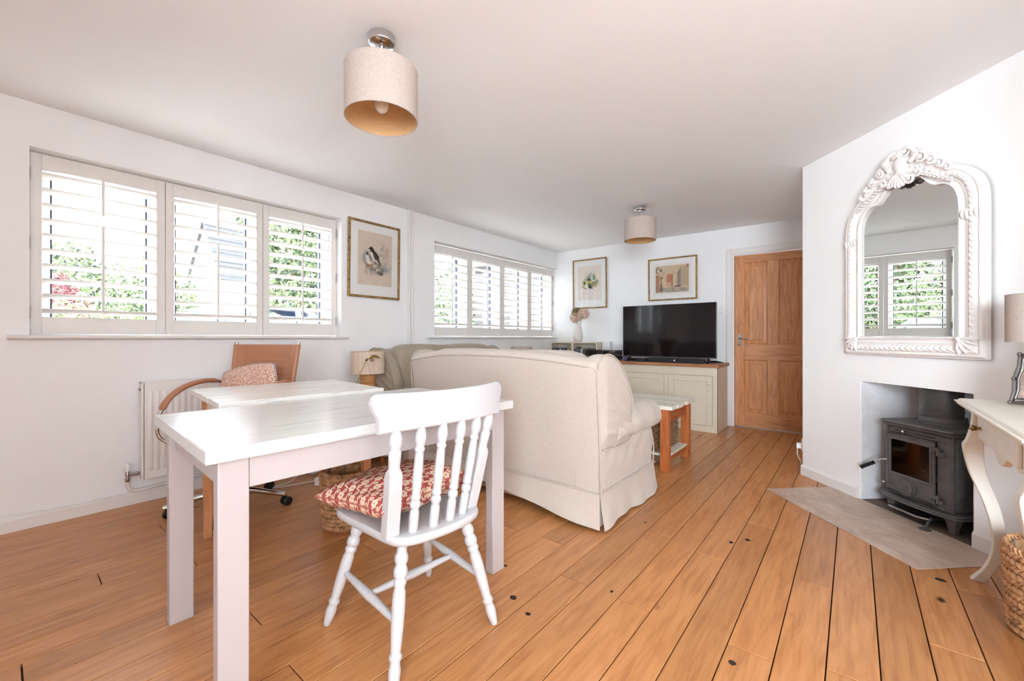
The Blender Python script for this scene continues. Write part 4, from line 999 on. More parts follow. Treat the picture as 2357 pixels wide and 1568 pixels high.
    half = [(0, .760), (.10, .758), (.205, .754), (.238, .750), (.243, .757), (.236, .772), (.232, .785), (.243, .80), (.256, .822), (.258, .845), (.252, .860), (.240, .868), (.12, .866), (0, .866)]
    # the rail is a curved board: same outline on its two faces, bent along an arc
    m = Mesh(); cols = 40; xs = np.linspace(-.258, .258, cols * 2 + 1)
    hs = np.array(half)
    def zr(x):
        x = abs(x); lo_ = [(.0, .760), (.10, .758), (.205, .754), (.238, .750), (.2385, .786), (.243, .80), (.252, .815), (.258, .838)]; hi_ = [(0, .866), (.12, .866), (.235, .868), (.246, .864), (.254, .856), (.258, .838)]
        return np.interp(x, [a for a, b in lo_], [b for a, b in lo_]), np.interp(x, [a for a, b in hi_], [b for a, b in hi_])
    xs = sorted(set(list(np.linspace(-.236, .236, 49)) + [s_ * v for s_ in (1, -1) for v in (.238, .2386, .2425, .247, .252, .256, .2579)]))
    rows = []
    for x in xs:
        lo_, hi_ = zr(x); yc = railc(x); h_ = .0115
        hi_ = max(hi_, lo_ + .001); e = min(.005, (hi_ - lo_) * .3)
        rows.append([(x, yc - h_, lo_ + e), (x, yc - h_ + e, lo_), (x, yc + h_ - e, lo_), (x, yc + h_, lo_ + e), (x, yc + h_ - .0, hi_ - e), (x, yc + h_ - e, hi_), (x, yc - h_ + e, hi_), (x, yc - h_, hi_ - e)])
    m.grid(rows, False, True); n = len(m.v); m.f.append(list(range(8))); m.mi.append(0); m.f.append(list(range(n - 8, n))); m.mi.append(0)
    m.build('crest_rail', CHAIRW, t, smooth=30)
    return O, rz
O_, rz_ = spindle_chair()

# ---------------------------------------------------------------- cushions
def scroll_pattern(u, v):
    """red damask: cream flowers on a lattice with S scrolls between (u, v in cells)"""
    def cell(u, v):
        a = u - np.round(u); b = v - np.round(v); r = np.hypot(a, b); th = np.arctan2(b, a)
        pet = r < .235 * (.70 + .30 * np.abs(np.cos(3 * th + .3))); hole = r < .045; slit = (np.abs(np.sin(3 * th + .3)) < .12) & (r > .09) & (r < .15)
        return pet & ~hole & ~slit
    f = cell(u, v) | cell(u + .5, v + .5)
    def scroll(u, v, s_):
        a = u - np.round(u); b = v - np.round(v); out = np.zeros(u.shape, bool)
        x, y = a * .82 + s_ * b * .57, -s_ * a * .57 + b * .82
        c = .085 * np.sin(np.clip(x, -.30, .30) * 10.5); w_ = .040 * (1.2 - (x / .33) ** 2)
        out |= (np.abs(y - c) < w_) & (np.abs(x) < .29)
        for e in (-1, 1):
            cx, cy = e * .235, -e * .035; r = np.hypot(x - cx, y - cy); out |= (np.abs(r - .066) < .028)
            out |= np.hypot(x - e * .13, y + e * .075) < .028
        return out
    f |= scroll(u + .5, v, 1) | scroll(u, v + .5, -1)
    d = lambda a, b: np.hypot(u + a - np.round(u + a), v + b - np.round(v + b)) < .028
    f |= d(.25, .25) | d(.75, .25) | d(.25, .75) | d(.75, .75)
    return f
CUSH = colmat('cushion_cloth', .85, .25, .2)
def pillow(name, parent, W_, D_, T_, n, paint, corner=.1, mat=CUSH, flat=1.0):
    g = np.sin(np.linspace(-PI / 2, PI / 2, n)) * .55 + np.linspace(-1, 1, n) * .45; U, V = np.meshgrid(g, g, indexing='ij')
    e = np.clip((1 - U ** 2) * (1 - V ** 2), 0, 1) ** .42
    sq = 1 - corner * (1 - np.abs(U) ** 2.0) * np.abs(V) ** 3; sp = 1 - corner * (1 - np.abs(V) ** 2.0) * np.abs(U) ** 3
    X = U * W_ / 2 * sp; Y = V * D_ / 2 * sq
    puck = .006 * np.sin(U * 9 + V * 4) * (1 - e) * e * 4
    Z = T_ / 2 * e + puck
    m = Mesh(); top = np.stack([X, Y, Z], 2).reshape(-1, 3); bot = np.stack([X, Y, -Z * flat], 2).reshape(-1, 3)
    idx = np.arange(n * n).reshape(n, n); q = np.stack([idx[:-1, :-1], idx[1:, :-1], idx[1:, 1:], idx[:-1, 1:]], 2).reshape(-1, 4)
    m.v = [tuple(p) for p in np.concatenate([top, bot])]; m.f = [list(r) for r in q.tolist()] + [list(r)[::-1] for r in (q + n * n).tolist()]; m.mi = [0] * len(m.f)
    o = m.build(name, mat, parent, smooth=180)
    if paint is not None:
        h_ = n // 2; sx_ = np.zeros_like(X); sy_ = np.zeros_like(Y)
        sx_[1:] = np.cumsum(np.hypot(np.diff(X, axis=0), np.diff(Z, axis=0)), 0); sy_[:, 1:] = np.cumsum(np.hypot(np.diff(Y, axis=1), np.diff(Z, axis=1)), 1)
        ct = paint(sx_ - sx_[h_:h_ + 1], sy_ - sy_[:, h_:h_ + 1]); c = np.concatenate([ct.reshape(-1, 3), ct.reshape(-1, 3)])
        at = o.data.color_attributes.new('Col', 'FLOAT_COLOR', 'POINT'); at.data.foreach_set('color', np.concatenate([c, np.ones((len(c), 1))], 1).reshape(-1))
    return o
def red_paint(x, y):
    f = scroll_pattern(x / .066 + .2, y / .066 + .1); r = np.array(rgb(168, 78, 74)[:3]); c = np.array(rgb(230, 206, 176)[:3])
    f_ = f.astype(float); return r + (c - r) * f_[..., None]
ct = thing('chair_cushion', 'red cushion with cream floral scrolls lying on the white spindle chair', 'cushion')
f2 = Vector((-.996, .088, 0)); s2 = Vector((.088, .996, 0))
pos = Vector((O_[0], O_[1], .482)) + f2 * .078 + s2 * -.012
ct.location = (pos.x, pos.y, .484); ct.rotation_euler = (math.radians(-5), math.radians(-1), rz_ + math.radians(8))
pillow('cover', ct, .435, .385, .135, 340, red_paint, .085)
m = Mesh(); bd = []
for a in np.linspace(-1, 1, 40)[:-1]: bd.append((a, -1))
for a in np.linspace(-1, 1, 40)[:-1]: bd.append((1, a))
for a in np.linspace(1, -1, 40)[:-1]: bd.append((a, 1))
for a in np.linspace(1, -1, 40)[:-1]: bd.append((-1, a))
m.tube([(u * .2175 * (1 - .085 * (1 - v * v) * abs(u) ** 3), v * .1925 * (1 - .085 * (1 - u * u) * abs(v) ** 3), 0) for u, v in bd], .0022, 6, True)
m.build('seam', simple('cushion_seam', rgb(176, 96, 84), .9), ct)

# ---------------------------------------------------------------- tan leather office chair
def office_chair():
    c = Vector((-2.94, .90, 0)); fdir = Vector((.5, -.866)); rz = math.atan2(fdir.y, fdir.x) - PI / 2     # local +y = facing
    t = thing('office_chair', 'tan leather and chrome swivel chair behind the desk', 'chair', c, rz)
    CASTOR = BLACK
    hubz = .10
    Mesh().lathe([(.034, .075), (.036, .12), (.028, .15), (.026, .30), (.016, .302), (.016, .42)], 24).build('gas_column', CHROME, t)
    wa = rz
    base_angles = []
    a0 = math.atan2(1.113 - .9, -2.70 + 2.94)
    for k in range(5):
        a = a0 + k * 2 * PI / 5 - wa; dx, dy = math.cos(a), math.sin(a); R_ = .31
        m = Mesh(); m.tube([(dx * .02, dy * .02, .108), (dx * .15, dy * .15, .098), (dx * (R_ + .012), dy * (R_ + .012), .072)], [.020, .018, .014], 10, False, (1, 1)); m.build('base_arm', CHROME, t)
        cs = Mesh(); px, py = dx * (R_ - .004), dy * (R_ - .004); ta = a + 1.0 + k; tx, ty = math.cos(ta), math.sin(ta); ax = Vector((-ty, tx, 0)); cc = Vector((px + tx * .022, py + ty * .022, .027))
        cs.lathe_between((px, py, .03), (px, py, .072), [(.006, 0), (.006, 1)], 8)
        for sg in (-1, 1): cs.lathe_between(cc + ax * sg * .006, cc + ax * sg * .026, [(.018, 0), (.0265, .06), (.0265, .8), (.021, 1)], 20)
        cs.lathe_between(cc - ax * .012, cc + ax * .012, [(.017, 0), (.017, 1)], 12)
        cs.build('castor', CASTOR, t, smooth=35)
    # seat sling: padded leather
    m = Mesh(); rows = []
    for i in range(25):
        f = i / 24; y = -.20 + .37 * f; z = .445 + .03 * math.cos(f * PI) * 0 - (.05 * max(0, f - .8) / .2 * max(0, f - .8) / .2) + .012 * f
        ribs = .006 * abs(math.sin(f * PI * 6)); rows.append([(x, y, z + ribs * (1 - (abs(x) / .19) ** 6) + .018 * (abs(x) / .19) ** 4) for x in np.linspace(-.195, .195, 17)])
    for r in [[(x, y, z - .03) for x, y, z in row] for row in rows[::-1]]: rows.append(r)
    m.grid(rows, True, False); m.build('seat', LEATHER, t, smooth=60)
    Mesh().box(-.10, .10, -.12, .12, .41, .43).build('seat_plate', BLACK, t, bevel=.004)
    # back: chrome uprights leaning, leather sling with stitched ribs
    yb = lambda z: -.195 - .10 * (z - .44) / .55; hw = lambda z: .212 + .022 * (z - .44) / .55
    for sx in (-1, 1):
        m = Mesh(); pts = [(sx * .205, .20, .425), (sx * .207, -.10, .418), (sx * .209, -.175, .428), (sx * hw(.48), yb(.48), .48), (sx * hw(.7), yb(.7), .70), (sx * hw(.99), yb(.995), 1.0)]
        m.tube(spline(pts, 6), .0115, 12); m.build('frame_tube', CHROME, t)
    m = Mesh(); rows = []; zt = .985
    for i in range(49):
        z = .47 + (zt - .47) * i / 48; row = []
        for j in range(37):
            u = -1 + 2 * j / 36; h_ = hw(z) + .004; x = u * h_; sag = .045 * (1 - abs(u) ** 2.2); inner = abs(u) < .72
            pz = (z - .47) / .06; rib = -.0045 * abs(math.sin(PI * (zt - z - .085) / .042)) ** .6 if (inner and z < zt - .083) else 0
            if inner and z >= zt - .083: rib = -.005
            if .70 < abs(u) < .75: rib = .002
            wrap = -.014 * math.cos(min(1, (1 - abs(u)) / .09) * PI / 2) if abs(u) > .91 else 0
            row.append((x, yb(z) + .012 - sag + rib * -1 + wrap * 0, z))
        rows.append(row)
    back = [[(x, y - .010, z) for x, y, z in r] for r in rows[::-1]]
    m.grid(rows + back, True, False); m.build('backrest', LEATHER, t, smooth=50)
    for sx in (-1, 1):
        m = Mesh(); m.tube([(sx * hw(z), yb(z), z) for z in np.linspace(.47, .985, 12)], .0155, 14); m.build('backrest_sleeve', LEATHER, t)
        m = Mesh(); m.lathe_between((sx * hw(.985), yb(.985), .986), (sx * hw(1), yb(1), .999), [(.012, 0), (.012, .8), (.009, 1)], 14); m.build('tube_cap', CHROME, t)
        # cantilever arm loop
        loop = [(sx * hw(.70), yb(.70), .70), (sx * .26, yb(.70) + .03, .735), (sx * .275, -.10, .752), (sx * .278, .03, .735), (sx * .278, .14, .68), (sx * .277, .20, .60), (sx * .275, .222, .53), (sx * .27, .215, .47), (sx * .25, .19, .435), (sx * .215, .16, .42), (sx * .19, .15, .417)]
        sp = spline(loop, 7); m = Mesh(); m.tube(sp, .0095, 12); m.build('arm_tube', CHROME, t)
        a, b = 10, 35; m = Mesh(); m.tube([(x, y, z + .003) for x, y, z in sp[a:b]], [.010] + [.017] * (b - a - 2) + [.010], 12, False, (1.25, .85)); m.build('arm_pad', LEATHER, t)
    return t, rz, c
oc, orz, occ = office_chair()
def tweed(x, y):
    r = rng.random(x.shape); a = np.array(rgb(168, 84, 74)[:3]); b = np.array(rgb(240, 226, 208)[:3]); c = np.array(rgb(206, 150, 132)[:3])
    n_ = fbm(x * 8 + 3, y * 8, 1.3, 4); out = np.where((r < .40)[..., None], b, np.where((r < .72 + .2 * (n_ - .5))[..., None], c, a)); return out
tc = thing('speckled_cushion', 'speckled red and cream cushion with striped edge leaning on the leather chair back', 'cushion')
fd = Vector((.5, -.866, 0)); wd = Vector((.866, .5, 0)); pp = occ + fd * -.115 + wd * .012
tc.location = (pp.x, pp.y, .675); tc.rotation_euler = Euler((math.radians(78), math.radians(-8), orz + PI), 'XYZ'); tc.rotation_euler = (math.radians(76), math.radians(-10), orz + PI)
def rounded_pad(parent):
    n = 150; g = np.linspace(-1, 1, n); U, V = np.meshgrid(g, g, indexing='ij'); k = 2 ** .5
    # squircle mapping: rounded corners
    s_ = .72; X = U * np.sqrt(1 - s_ * V ** 2 / 2 * .55) ; Y = V * np.sqrt(1 - s_ * U ** 2 / 2 * .55)
    e = np.clip((1 - np.abs(U) ** 4) * (1 - np.abs(V) ** 4), 0, 1) ** .5
    Z = .040 * e; X = X * .205; Y = Y * .185
    m = Mesh(); top = np.stack([X, Y, Z], 2).reshape(-1, 3); bot = np.stack([X, Y, -Z], 2).reshape(-1, 3)
    idx = np.arange(n * n).reshape(n, n); q = np.stack([idx[:-1, :-1], idx[1:, :-1], idx[1:, 1:], idx[:-1, 1:]], 2).reshape(-1, 4)
    m.v = [tuple(p) for p in np.concatenate([top, bot])]; m.f = q.tolist() + (q[:, ::-1] + n * n).tolist(); m.mi = [0] * len(m.f)
    o = m.build('cover', CUSH, parent, smooth=180); ct_ = tweed(X, Y); c = np.concatenate([ct_.reshape(-1, 3)] * 2)
    at = o.data.color_attributes.new('Col', 'FLOAT_COLOR', 'POINT'); at.data.foreach_set('color', np.concatenate([c, np.ones((len(c), 1))], 1).reshape(-1))
    edge = np.concatenate([np.stack([X[:, 0], Y[:, 0]], 1), np.stack([X[-1, 1:], Y[-1, 1:]], 1), np.stack([X[::-1, -1], Y[::-1, -1]], 1)[1:], np.stack([X[0, ::-1], Y[0, ::-1]], 1)[1:-1]])
    m = Mesh(); m2 = Mesh(); st = 3
    E_ = [(a, b, 0) for a, b in edge[::st]]; N_ = len(E_)
    mm = Mesh()
    for i in range(N_):
        mm.cur = i % 2; mm.tube([E_[i], E_[(i + 1) % N_]], .0055, 6)
    mm.build('edging', [simple('edging_navy', rgb(60, 66, 96), .9), simple('edging_cream', rgb(226, 218, 206), .9)], parent, kind='stuff')
rounded_pad(tc)

# ---------------------------------------------------------------- woven baskets
def basket(name, label, loc, r0, r1, H, turns, mat, nseg=46, liner=True):
    t = thing(name, label, 'basket', loc)
    m = Mesh()
    for k in range(turns):                    # plaited rope courses: each strand crosses the next
        z = .012 + (H - .02) * (k + .5) / turns; r_ = r0 + (r1 - r0) * (z / H)
        for s_ in range(nseg):
            a = 2 * PI * (s_ + .5 * (k % 2)) / nseg; b = 2 * PI / nseg; hh = (H / turns); sg = 1 if k % 2 else -1
            P5 = []
            for q in (-1, -.5, 0, .5, 1): P5.append(((r_ + .0055 * (1 - q * q)) * math.cos(a + b * .72 * q), (r_ + .0055 * (1 - q * q)) * math.sin(a + b * .72 * q), z + sg * hh * .40 * q))
            m.tube(P5, [hh * .16, hh * .36, hh * .44, hh * .36, hh * .16], 5)
    m.build('weave', mat, t, kind='stuff')
    m = Mesh(); m.lathe([(r0 - .008, .006), (r1 - .008, H - .01), (r1 - .014, H - .01), (r0 - .014, .012), (0.0, .012)], 40); m.build('liner', mat, t)
    m = Mesh(); m.lathe([(0, .001), (r0 - .002, .001), (r0 + .004, .008), (r0 - .01, .014)], 40); m.build('basket_base', mat, t)
    m = Mesh()
    for i in range(60):
        a = 2 * PI * i / 60; m.tube([(r1 * math.cos(a) * .97, r1 * math.sin(a) * .97, H - .012), (r1 * math.cos(a + .05), r1 * math.sin(a + .05), H + .004), (r1 * math.cos(a + .12) * 1.02, r1 * math.sin(a + .12) * 1.02, H - .012)], .0055, 5)
    m.build('rim', mat, t, kind='stuff')
    m = Mesh()
    for k in range(7):
        a = 2 * PI * k / 7; m.tube([(math.cos(a) * (r0 - .016), math.sin(a) * (r0 - .016), .012), (math.cos(a) * (r1 - .016), math.sin(a) * (r1 - .016), H)], .003, 5)
    m.build('upright_wire', STEEL, t)
    return t
basket('waste_basket', 'plaited seagrass waste basket between the desk leg and the white chair', (-2.178, 1.215, 0), .106, .124, .305, 13, WICKER)
basket('log_basket', 'plaited seagrass basket under the cream console table', (.585, 2.27, 0), .150, .165, .30, 12, WICKER, 50)

# ---------------------------------------------------------------- lamp corner behind the desk
def side_unit():
    x0, x1, y0, y1 = -3.385, -2.975, 1.70, 2.045; H = .53
    t = thing('side_table', 'low white side table with a bottom shelf behind the desk, carrying the striped lamp', 'table', ((x0 + x1) / 2, (y0 + y1) / 2, 0))
    hx, hy = (x1 - x0) / 2, (y1 - y0) / 2
    Mesh().box(-hx - .01, hx + .01, -hy - .01, hy + .01, H - .022, H).build('table_top', CREAM, t, bevel=.002)
    Mesh().box(-hx + .004, hx - .004, -hy + .004, hy - .004, .085, .107).build('shelf', CREAM, t, bevel=.002)
    for sx in (-1, 1):
        for sy in (-1, 1): x, y = sx * (hx - .022), sy * (hy - .022); Mesh().box(x - .022, x + .022, y - .022, y + .022, .055, H - .022).build('leg', CREAM, t, bevel=.002)
    for sx in (-1, 1):
        for sy in (-1, 1): x, y = sx * (hx - .03), sy * (hy - .05); Mesh().lathe([(.012, 0), (.016, .055)], 12, None, (x, y, 0)).build('foot', PINEV, t, label='small bare wood foot')
    return H
Hs = side_unit()
def table_lamp(label, loc, r_, zs0, zs1, shade, rb, base_mat, ribs=True, group=None):
    t = thing('table_lamp', label, 'lamp', loc, 0, group); zb = loc[2]
    h1 = zs0 - zb
    prof = [(rb * .9, 0), (rb, .004)]
    if ribs:
        n = max(6, int((h1 - .0) / .028))
        for k in range(n):
            z = .006 + (h1 - .002) * k / n; d = (h1 - .002) / n; prof += [(rb * .985, z), (rb * 1.02, z + d * .3), (rb * 1.015, z + d * .8), (rb * .985, z + d)]
    else: prof += [(rb * .6, .03), (rb * .35, h1 * .4), (rb * .7, h1 * .7), (rb * .3, h1)]
    prof += [(rb * .9, h1 + .006), (.012, h1 + .01), (.012, h1 + .06), (0, h1 + .06)]
    Mesh().lathe(prof, 36).build('lamp_base', base_mat, t, smooth=50)
    m = Mesh(); a, b = zs0 - zb, zs1 - zb
    m.lathe([(r_, a), (r_, b)], 56); m.f = m.f[:56]; m.mi = [0] * 56; m.cur = 1; m.lathe([(r_ - .002, a + .001), (r_ - .002, b - .001)], 56); m.f = m.f[:112]; m.mi = [0] * 56 + [1] * 56; m.cur = 0
    for z in (a, b): m.tube([(math.cos(q) * (r_ - .001), math.sin(q) * (r_ - .001), z) for q in np.linspace(0, 2 * PI, 57)[:-1]], .0022, 6, True)
    m.build('lamp_shade', [shade, SHADE_IN], t)
    m = Mesh()
    for k in range(3): q = k * 2.094; m.tube([(.01 * math.cos(q), .01 * math.sin(q), a + .055), (math.cos(q) * (r_ - .004), math.sin(q) * (r_ - .004), a + .01)], .002, 5)
    m.build('shade_ring', STEEL, t); Mesh().ball((0, 0, a + .09), (.026, .026, .035), 12, 8).build('bulb', WHITEP, t)
    return t
table_lamp('table lamp with pink and green striped shade on a coiled reed base behind the desk', (-3.165, 1.965, Hs + .0005), .134, .735, .914, SHADES, .063, BAMBOO)
def brass_lamp():
    t = thing('reading_lamp', 'brass reading lamp with a slim arm and leaf shaped head behind the desk', 'lamp', (-3.02, 1.56, 0))
    h0 = Vector((-2.92 + 3.02, 1.80 - 1.56, .858)); j = Vector((.06, .09, .54))
    Mesh().lathe([(.075, .0), (.075, .014), (.062, .022), (.02, .026), (.012, .04)], 30).build('lamp_base', BRASS, t)
    Mesh().tube([(0, 0, .03), (.01, .02, .26), (.05, .08, .50), tuple(j)], .006, 10).build('lower_stem', BRASS, t)
    Mesh().tube([tuple(j), tuple(h0)], .0048, 10).build('arm', BRASS, t)
    Mesh().ball(tuple(j), .012, 10, 8).build('joint', BRASS, t)
    R2 = Vector((.775, .632, 0)); m = Mesh(); rows = []
    for i in range(15):
        f = i / 14; c = h0 + R2 * (.004 + .105 * f) + Vector((0, 0, .004 + .014 * math.sin(f * PI * .75))); wv = .030 * (math.sin(PI * min(1, f * 1.0 + .06)) ** .75) + .003
        sd = Vector((-.632, .775, 0)); rows.append([tuple(c + sd * wv * math.cos(a) + Vector((0, 0, .024 * math.sin(a) * (wv / .03)))) for a in np.linspace(PI, 0, 11)] + [tuple(c + sd * wv * .92 * math.cos(a) + Vector((0, 0, .011 * math.sin(a) * (wv / .03) - .001))) for a in np.linspace(0, PI, 11)])
    m.grid(rows, False, True); m.build('lamp_head', BRASS, t, smooth=60)
    m = Mesh(); m.ball(tuple(h0), .009, 10, 8); 
    for f in (.035, .05): m.tube([tuple(h0 + R2 * f + Vector((0, 0, .012))), tuple(h0 + R2 * (f + .002) + Vector((0, 0, -.012)))], .0035, 8)
    m.build('swivel', BLACK, t)
    m = Mesh(); m.tube(spline([tuple(h0 + Vector((0, 0, -.008))), tuple(h0 + R2 * .012 + Vector((0, .01, -.06))), tuple(h0 + R2 * .03 + Vector((.0, .0, -.125)))], 6), .0012, 5); m.build('cord', BRASS, t)
brass_lamp()
# router, extension plug and their cables on the floor
t = thing('router_box', 'white router box lying on the floor by the wall behind the desk', 'box', (-3.27, 1.545, 0), .25)
Mesh().box(-.10, .10, -.075, .075, .001, .035).build('housing', WHITEP, t, bevel=.006)
m = Mesh()
for k in range(8): m.box(-.07 + k * .018, -.06 + k * .018, -.05, .05, .035, .0355)
m.build('vent_slots', simple('slot_grey', rgb(190, 190, 190), .6), t)
t = thing('extension_block', 'white extension block with plugs on the floor beside the waste basket', 'socket', (-2.90, 1.445, 0), .5)
Mesh().box(-.035, .035, -.045, .045, .001, .052).build('housing', WHITEP, t, bevel=.005)
m = Mesh(); m.box(-.012, .012, -.015, .012, .052, .085); m.tube([(0, 0, .085), (-.005, .01, .13), (-.02, .03, .2)], .003, 6); m.build('plug', BLACK, t, bevel=.003)
Mesh().box(-.0365, -.0350, -.008, .008, .012, .020).build('switch', BLACK, t)
for pts, lab in (([(-2.95, 1.43, .02), (-3.02, 1.33, .006), (-3.08, 1.18, .004), (-3.16, 1.12, .004), (-3.27, 1.10, .004)], 'white flex running from the extension block towards the radiator'), ([(-3.26, 1.46, .015), (-3.2, 1.40, .004), (-3.10, 1.28, .0035), (-3.12, 1.08, .0035), (-3.26, .98, .0035)], 'white flex running from the router under the leather chair')):
    o = thing('power_cable', lab, 'cable', (pts[0][0], pts[0][1], 0)); Mesh().tube(spline([(x - pts[0][0], y - pts[0][1], z) for x, y, z in pts], 8), .0032, 6).build('flex', WHITEP, o)

# ---------------------------------------------------------------- slipcovered sofas (same model twice)
def sofa(name, label, loc, rotz, FAB, PIP):
    t = thing(name, label, 'sofa', loc, rotz); W = 1.56; D = .82
    if name == 'sofa': t.scale = (1, .84, 1)
    def crest(u):
        return float(np.interp(u, [0, .05, .3, .6, .95, 1.25, 1.45, 1.56], [.895, .905, .940, .953, .952, .937, .917, .905]))
    # back: one upholstered shell swept across the width
    rows = []; us = np.linspace(.0, W, 53)
    for u in us:
        z = crest(u); e = min(u, W - u); ins = .0 if e > .02 else (.02 - e) * .3
        pr = [(.01, .185), (.002, .30), (-.006, .45), (-.020, .62), (-.034, .76), (-.044, z - .07), (-.047, z - .035), (-.040, z - .014), (-.015, z + .002), (.03, z + .006), (.08, z - .002), (.125, z - .03), (.16, z - .10), (.19, .60), (.205, .42), (.205, .185)]
        sgx = 1 if u < W / 2 else -1
        pull = .006 * math.sin(u * 7) + .004 * math.sin(u * 17 + 1)
        rows.append([(u, v + (pull if .3 < zz < .85 and v < .1 else 0) + ins, zz) for v, zz in pr])
    m = Mesh(); m.grid(rows, False, True); n = len(m.v); k = len(rows[0]); m.f.append(list(range(k))); m.mi.append(0); m.f.append(list(range(n - k, n))); m.mi.append(0)
    m.build('back', FAB, t, smooth=60)
    P1 = [(-.035, crest(u) - .035) for u in us]
    m = Mesh(); line = [(u, -.0485 + (.0 if .03 < u < W - .03 else .006), crest(u) - .036) for u in us]
    edge = [(W + .004, -.040, .84), (W + .006, -.03, .70), (W + .006, -.016, .55), (W + .006, -.006, .40), (W + .006, .0, .26), (W + .008, .004, .197)]
    edgel = [(W - x, y, z) for x, y, z in edge[::-1]]; m.tube(spline(edgel + line[1:-1] + edge, 3), .0048, 6); m.build('piping', PIP, t)
    # wings: cushioned ear shaped panels with gathered folds on the outside
    ear = [(.006, .43), (.0, .52), (-.010, .64), (-.022, .78), (-.028, .865), (-.012, .908), (.03, .930), (.085, .937), (.15, .925), (.22, .893), (.29, .842), (.345, .778), (.39, .70), (.415, .63), (.412, .56), (.38, .48), (.32, .44), (.22, .425), (.10, .424)]
    er = np.array(spline(ear, 6, True)); ec = np.array([.17, .66])
    for side in (0, 1):
        sx = 1 if side else -1; xo = W + .006 if side else -.006; xi = W - .115 if side else .115
        rows = []
        folds = [((.02, .66), (.41, .535), .016, .012), ((.06, .735), (.415, .60), .011, .008), ((.16, .79), (.412, .665), .009, .007), ((.04, .585), (.36, .475), .013, .009), ((.20, .83), (.40, .725), .008, .006), ((.24, .87), (.37, .785), .008, .005), ((.02, .51), (.29, .45), .012, .008)]
        def fold(v, z):
            q = 0
            for (a0, a1), (b0, b1), w_, h_ in folds:
                ex, ez = b0 - a0, b1 - a1; f_ = max(0, min(1, ((v - a0) * ex + (z - a1) * ez) / (ex * ex + ez * ez))); d_ = math.hypot(v - a0 - ex * f_, z - a1 - ez * f_ - .012 * math.sin(f_ * 5)); q += h_ * math.exp(-(d_ / w_) ** 2) * (.25 + .75 * f_)
            return q
        for r_, off in [(r0_, min(1.0, max(0.0, 1 - r0_ ** 7))) for r0_ in [.002] + list(np.linspace(.04, .94, 46)) + [.965, .985, 1.0]]:
            rows.append([(lambda q: (xo + sx * ((.014 * off + 1.7 * fold(*q) * off) * max(0, min(1, (q[0] + .02) / .07)) * (1 if q[1] > .50 else max(.25, (q[1] - .42) / .08)) - .004 * (1 - off)), *q))(ec + (p - ec) * r_) for p in er])
        rows.append([(xo - sx * .05, *(ec + (p - ec) * 1.01)) for p in er])
        for r_, off in ((1.0, 0), (.97, .5), (.9, .8), (.75, .95), (.4, 1), (.002, 1)): rows.append([(xi + sx * .045 * (1 - off), *(ec + (p - ec) * r_)) for p in er])
        m = Mesh(); m.grid(rows, False, True); m.build('wing', FAB, t, smooth=85)
        m = Mesh(); m.tube([(xo + sx * .001, *(ec + (p - ec) * 1.006)) for p in er[24:98]], .0046, 6); m.build('piping', PIP, t)
        # rolled arm with a scroll front
        axx = xo - sx * .075; az = .492; rows = []
        for i in range(30):
            f = i / 29; v = .20 + .655 * f; rr_ = .108 * (1 - .10 * (1 - f)) * (1 if f < .955 else math.sqrt(max(.02, 1 - ((f - .955) / .047) ** 2)))
            wob = .004 * math.sin(v * 30)
            rows.append([(axx + sx * (rr_ + wob) * 1.0 * math.cos(a), v, az + .008 * f + (rr_ + wob) * (1.05 if math.sin(a) > 0 else .82) * math.sin(a)) for a in np.linspace(0, 2 * PI, 33)[:-1]])
        m = Mesh(); m.grid(rows, False, True); n = len(m.v); m.f.append(list(range(n - 32, n))); m.mi.append(0); m.f.append(list(range(32))); m.mi.append(0)
        m.build('arm', FAB, t, smooth=70)
        # side panel under the arm
        rows = []
        for i in range(22):
            v = .0 + (.765) * i / 21
            rows.append([(xo + sx * (-.004 + .006 * math.sin(z * 20 + v * 9) * (1 - abs(z - .33) / .15) + .004 * math.sin(v * 40 - z * 30) * (z > .3)) - sx * max(0, .012 - min(v, .765 - v)) * .8, v, z) for z in np.linspace(.19, .455, 12)] + [(xo - sx * .15, v, .455), (xo - sx * .15, v, .19)])
        m = Mesh(); m.grid(rows, False, True); k = len(rows[0]); n = len(m.v); m.f.append(list(range(k))); m.mi.append(0); m.f.append(list(range(n - k, n))); m.mi.append(0)
        m.build('side_panel', FAB, t, smooth=60)
        m = Mesh(); m.tube([(xo + sx * .006, .0 + .765 * i / 20, .196 + .003 * math.sin(i)) for i in range(21)], .0046, 6)
        m.tube(spline([(xo + sx * .002, .745, .20), (xo + sx * .006, .745, .30), (xo + sx * .0, .735, .38), (xo - sx * .01, .74, .41)], 5), .0042, 6)
        m.tube(spline([(xo + sx * .007, .006, .428), (xo + sx * .020, .10, .422), (xo + sx * .028, .22, .420), (xo + sx * .030, .30, .432), (xo + sx * .026, .36, .455)], 6), .0046, 6); m.build('piping', PIP, t)
    # base and seat
    Mesh().box(.02, W - .02, .02, .76, .19, .30).build('seat_base', FAB, t, bevel=.02, seg=3)
    Mesh().box(.03, W - .03, .035, .74, .03, .1895).build('underframe', UNDER, t, bevel=.004)
    for x in (.08, W - .08):
        for y in (.09, .69): Mesh().lathe([(.016, 0), (.022, .03)], 14, None, (x, y, 0)).build('foot', PINEH, t)
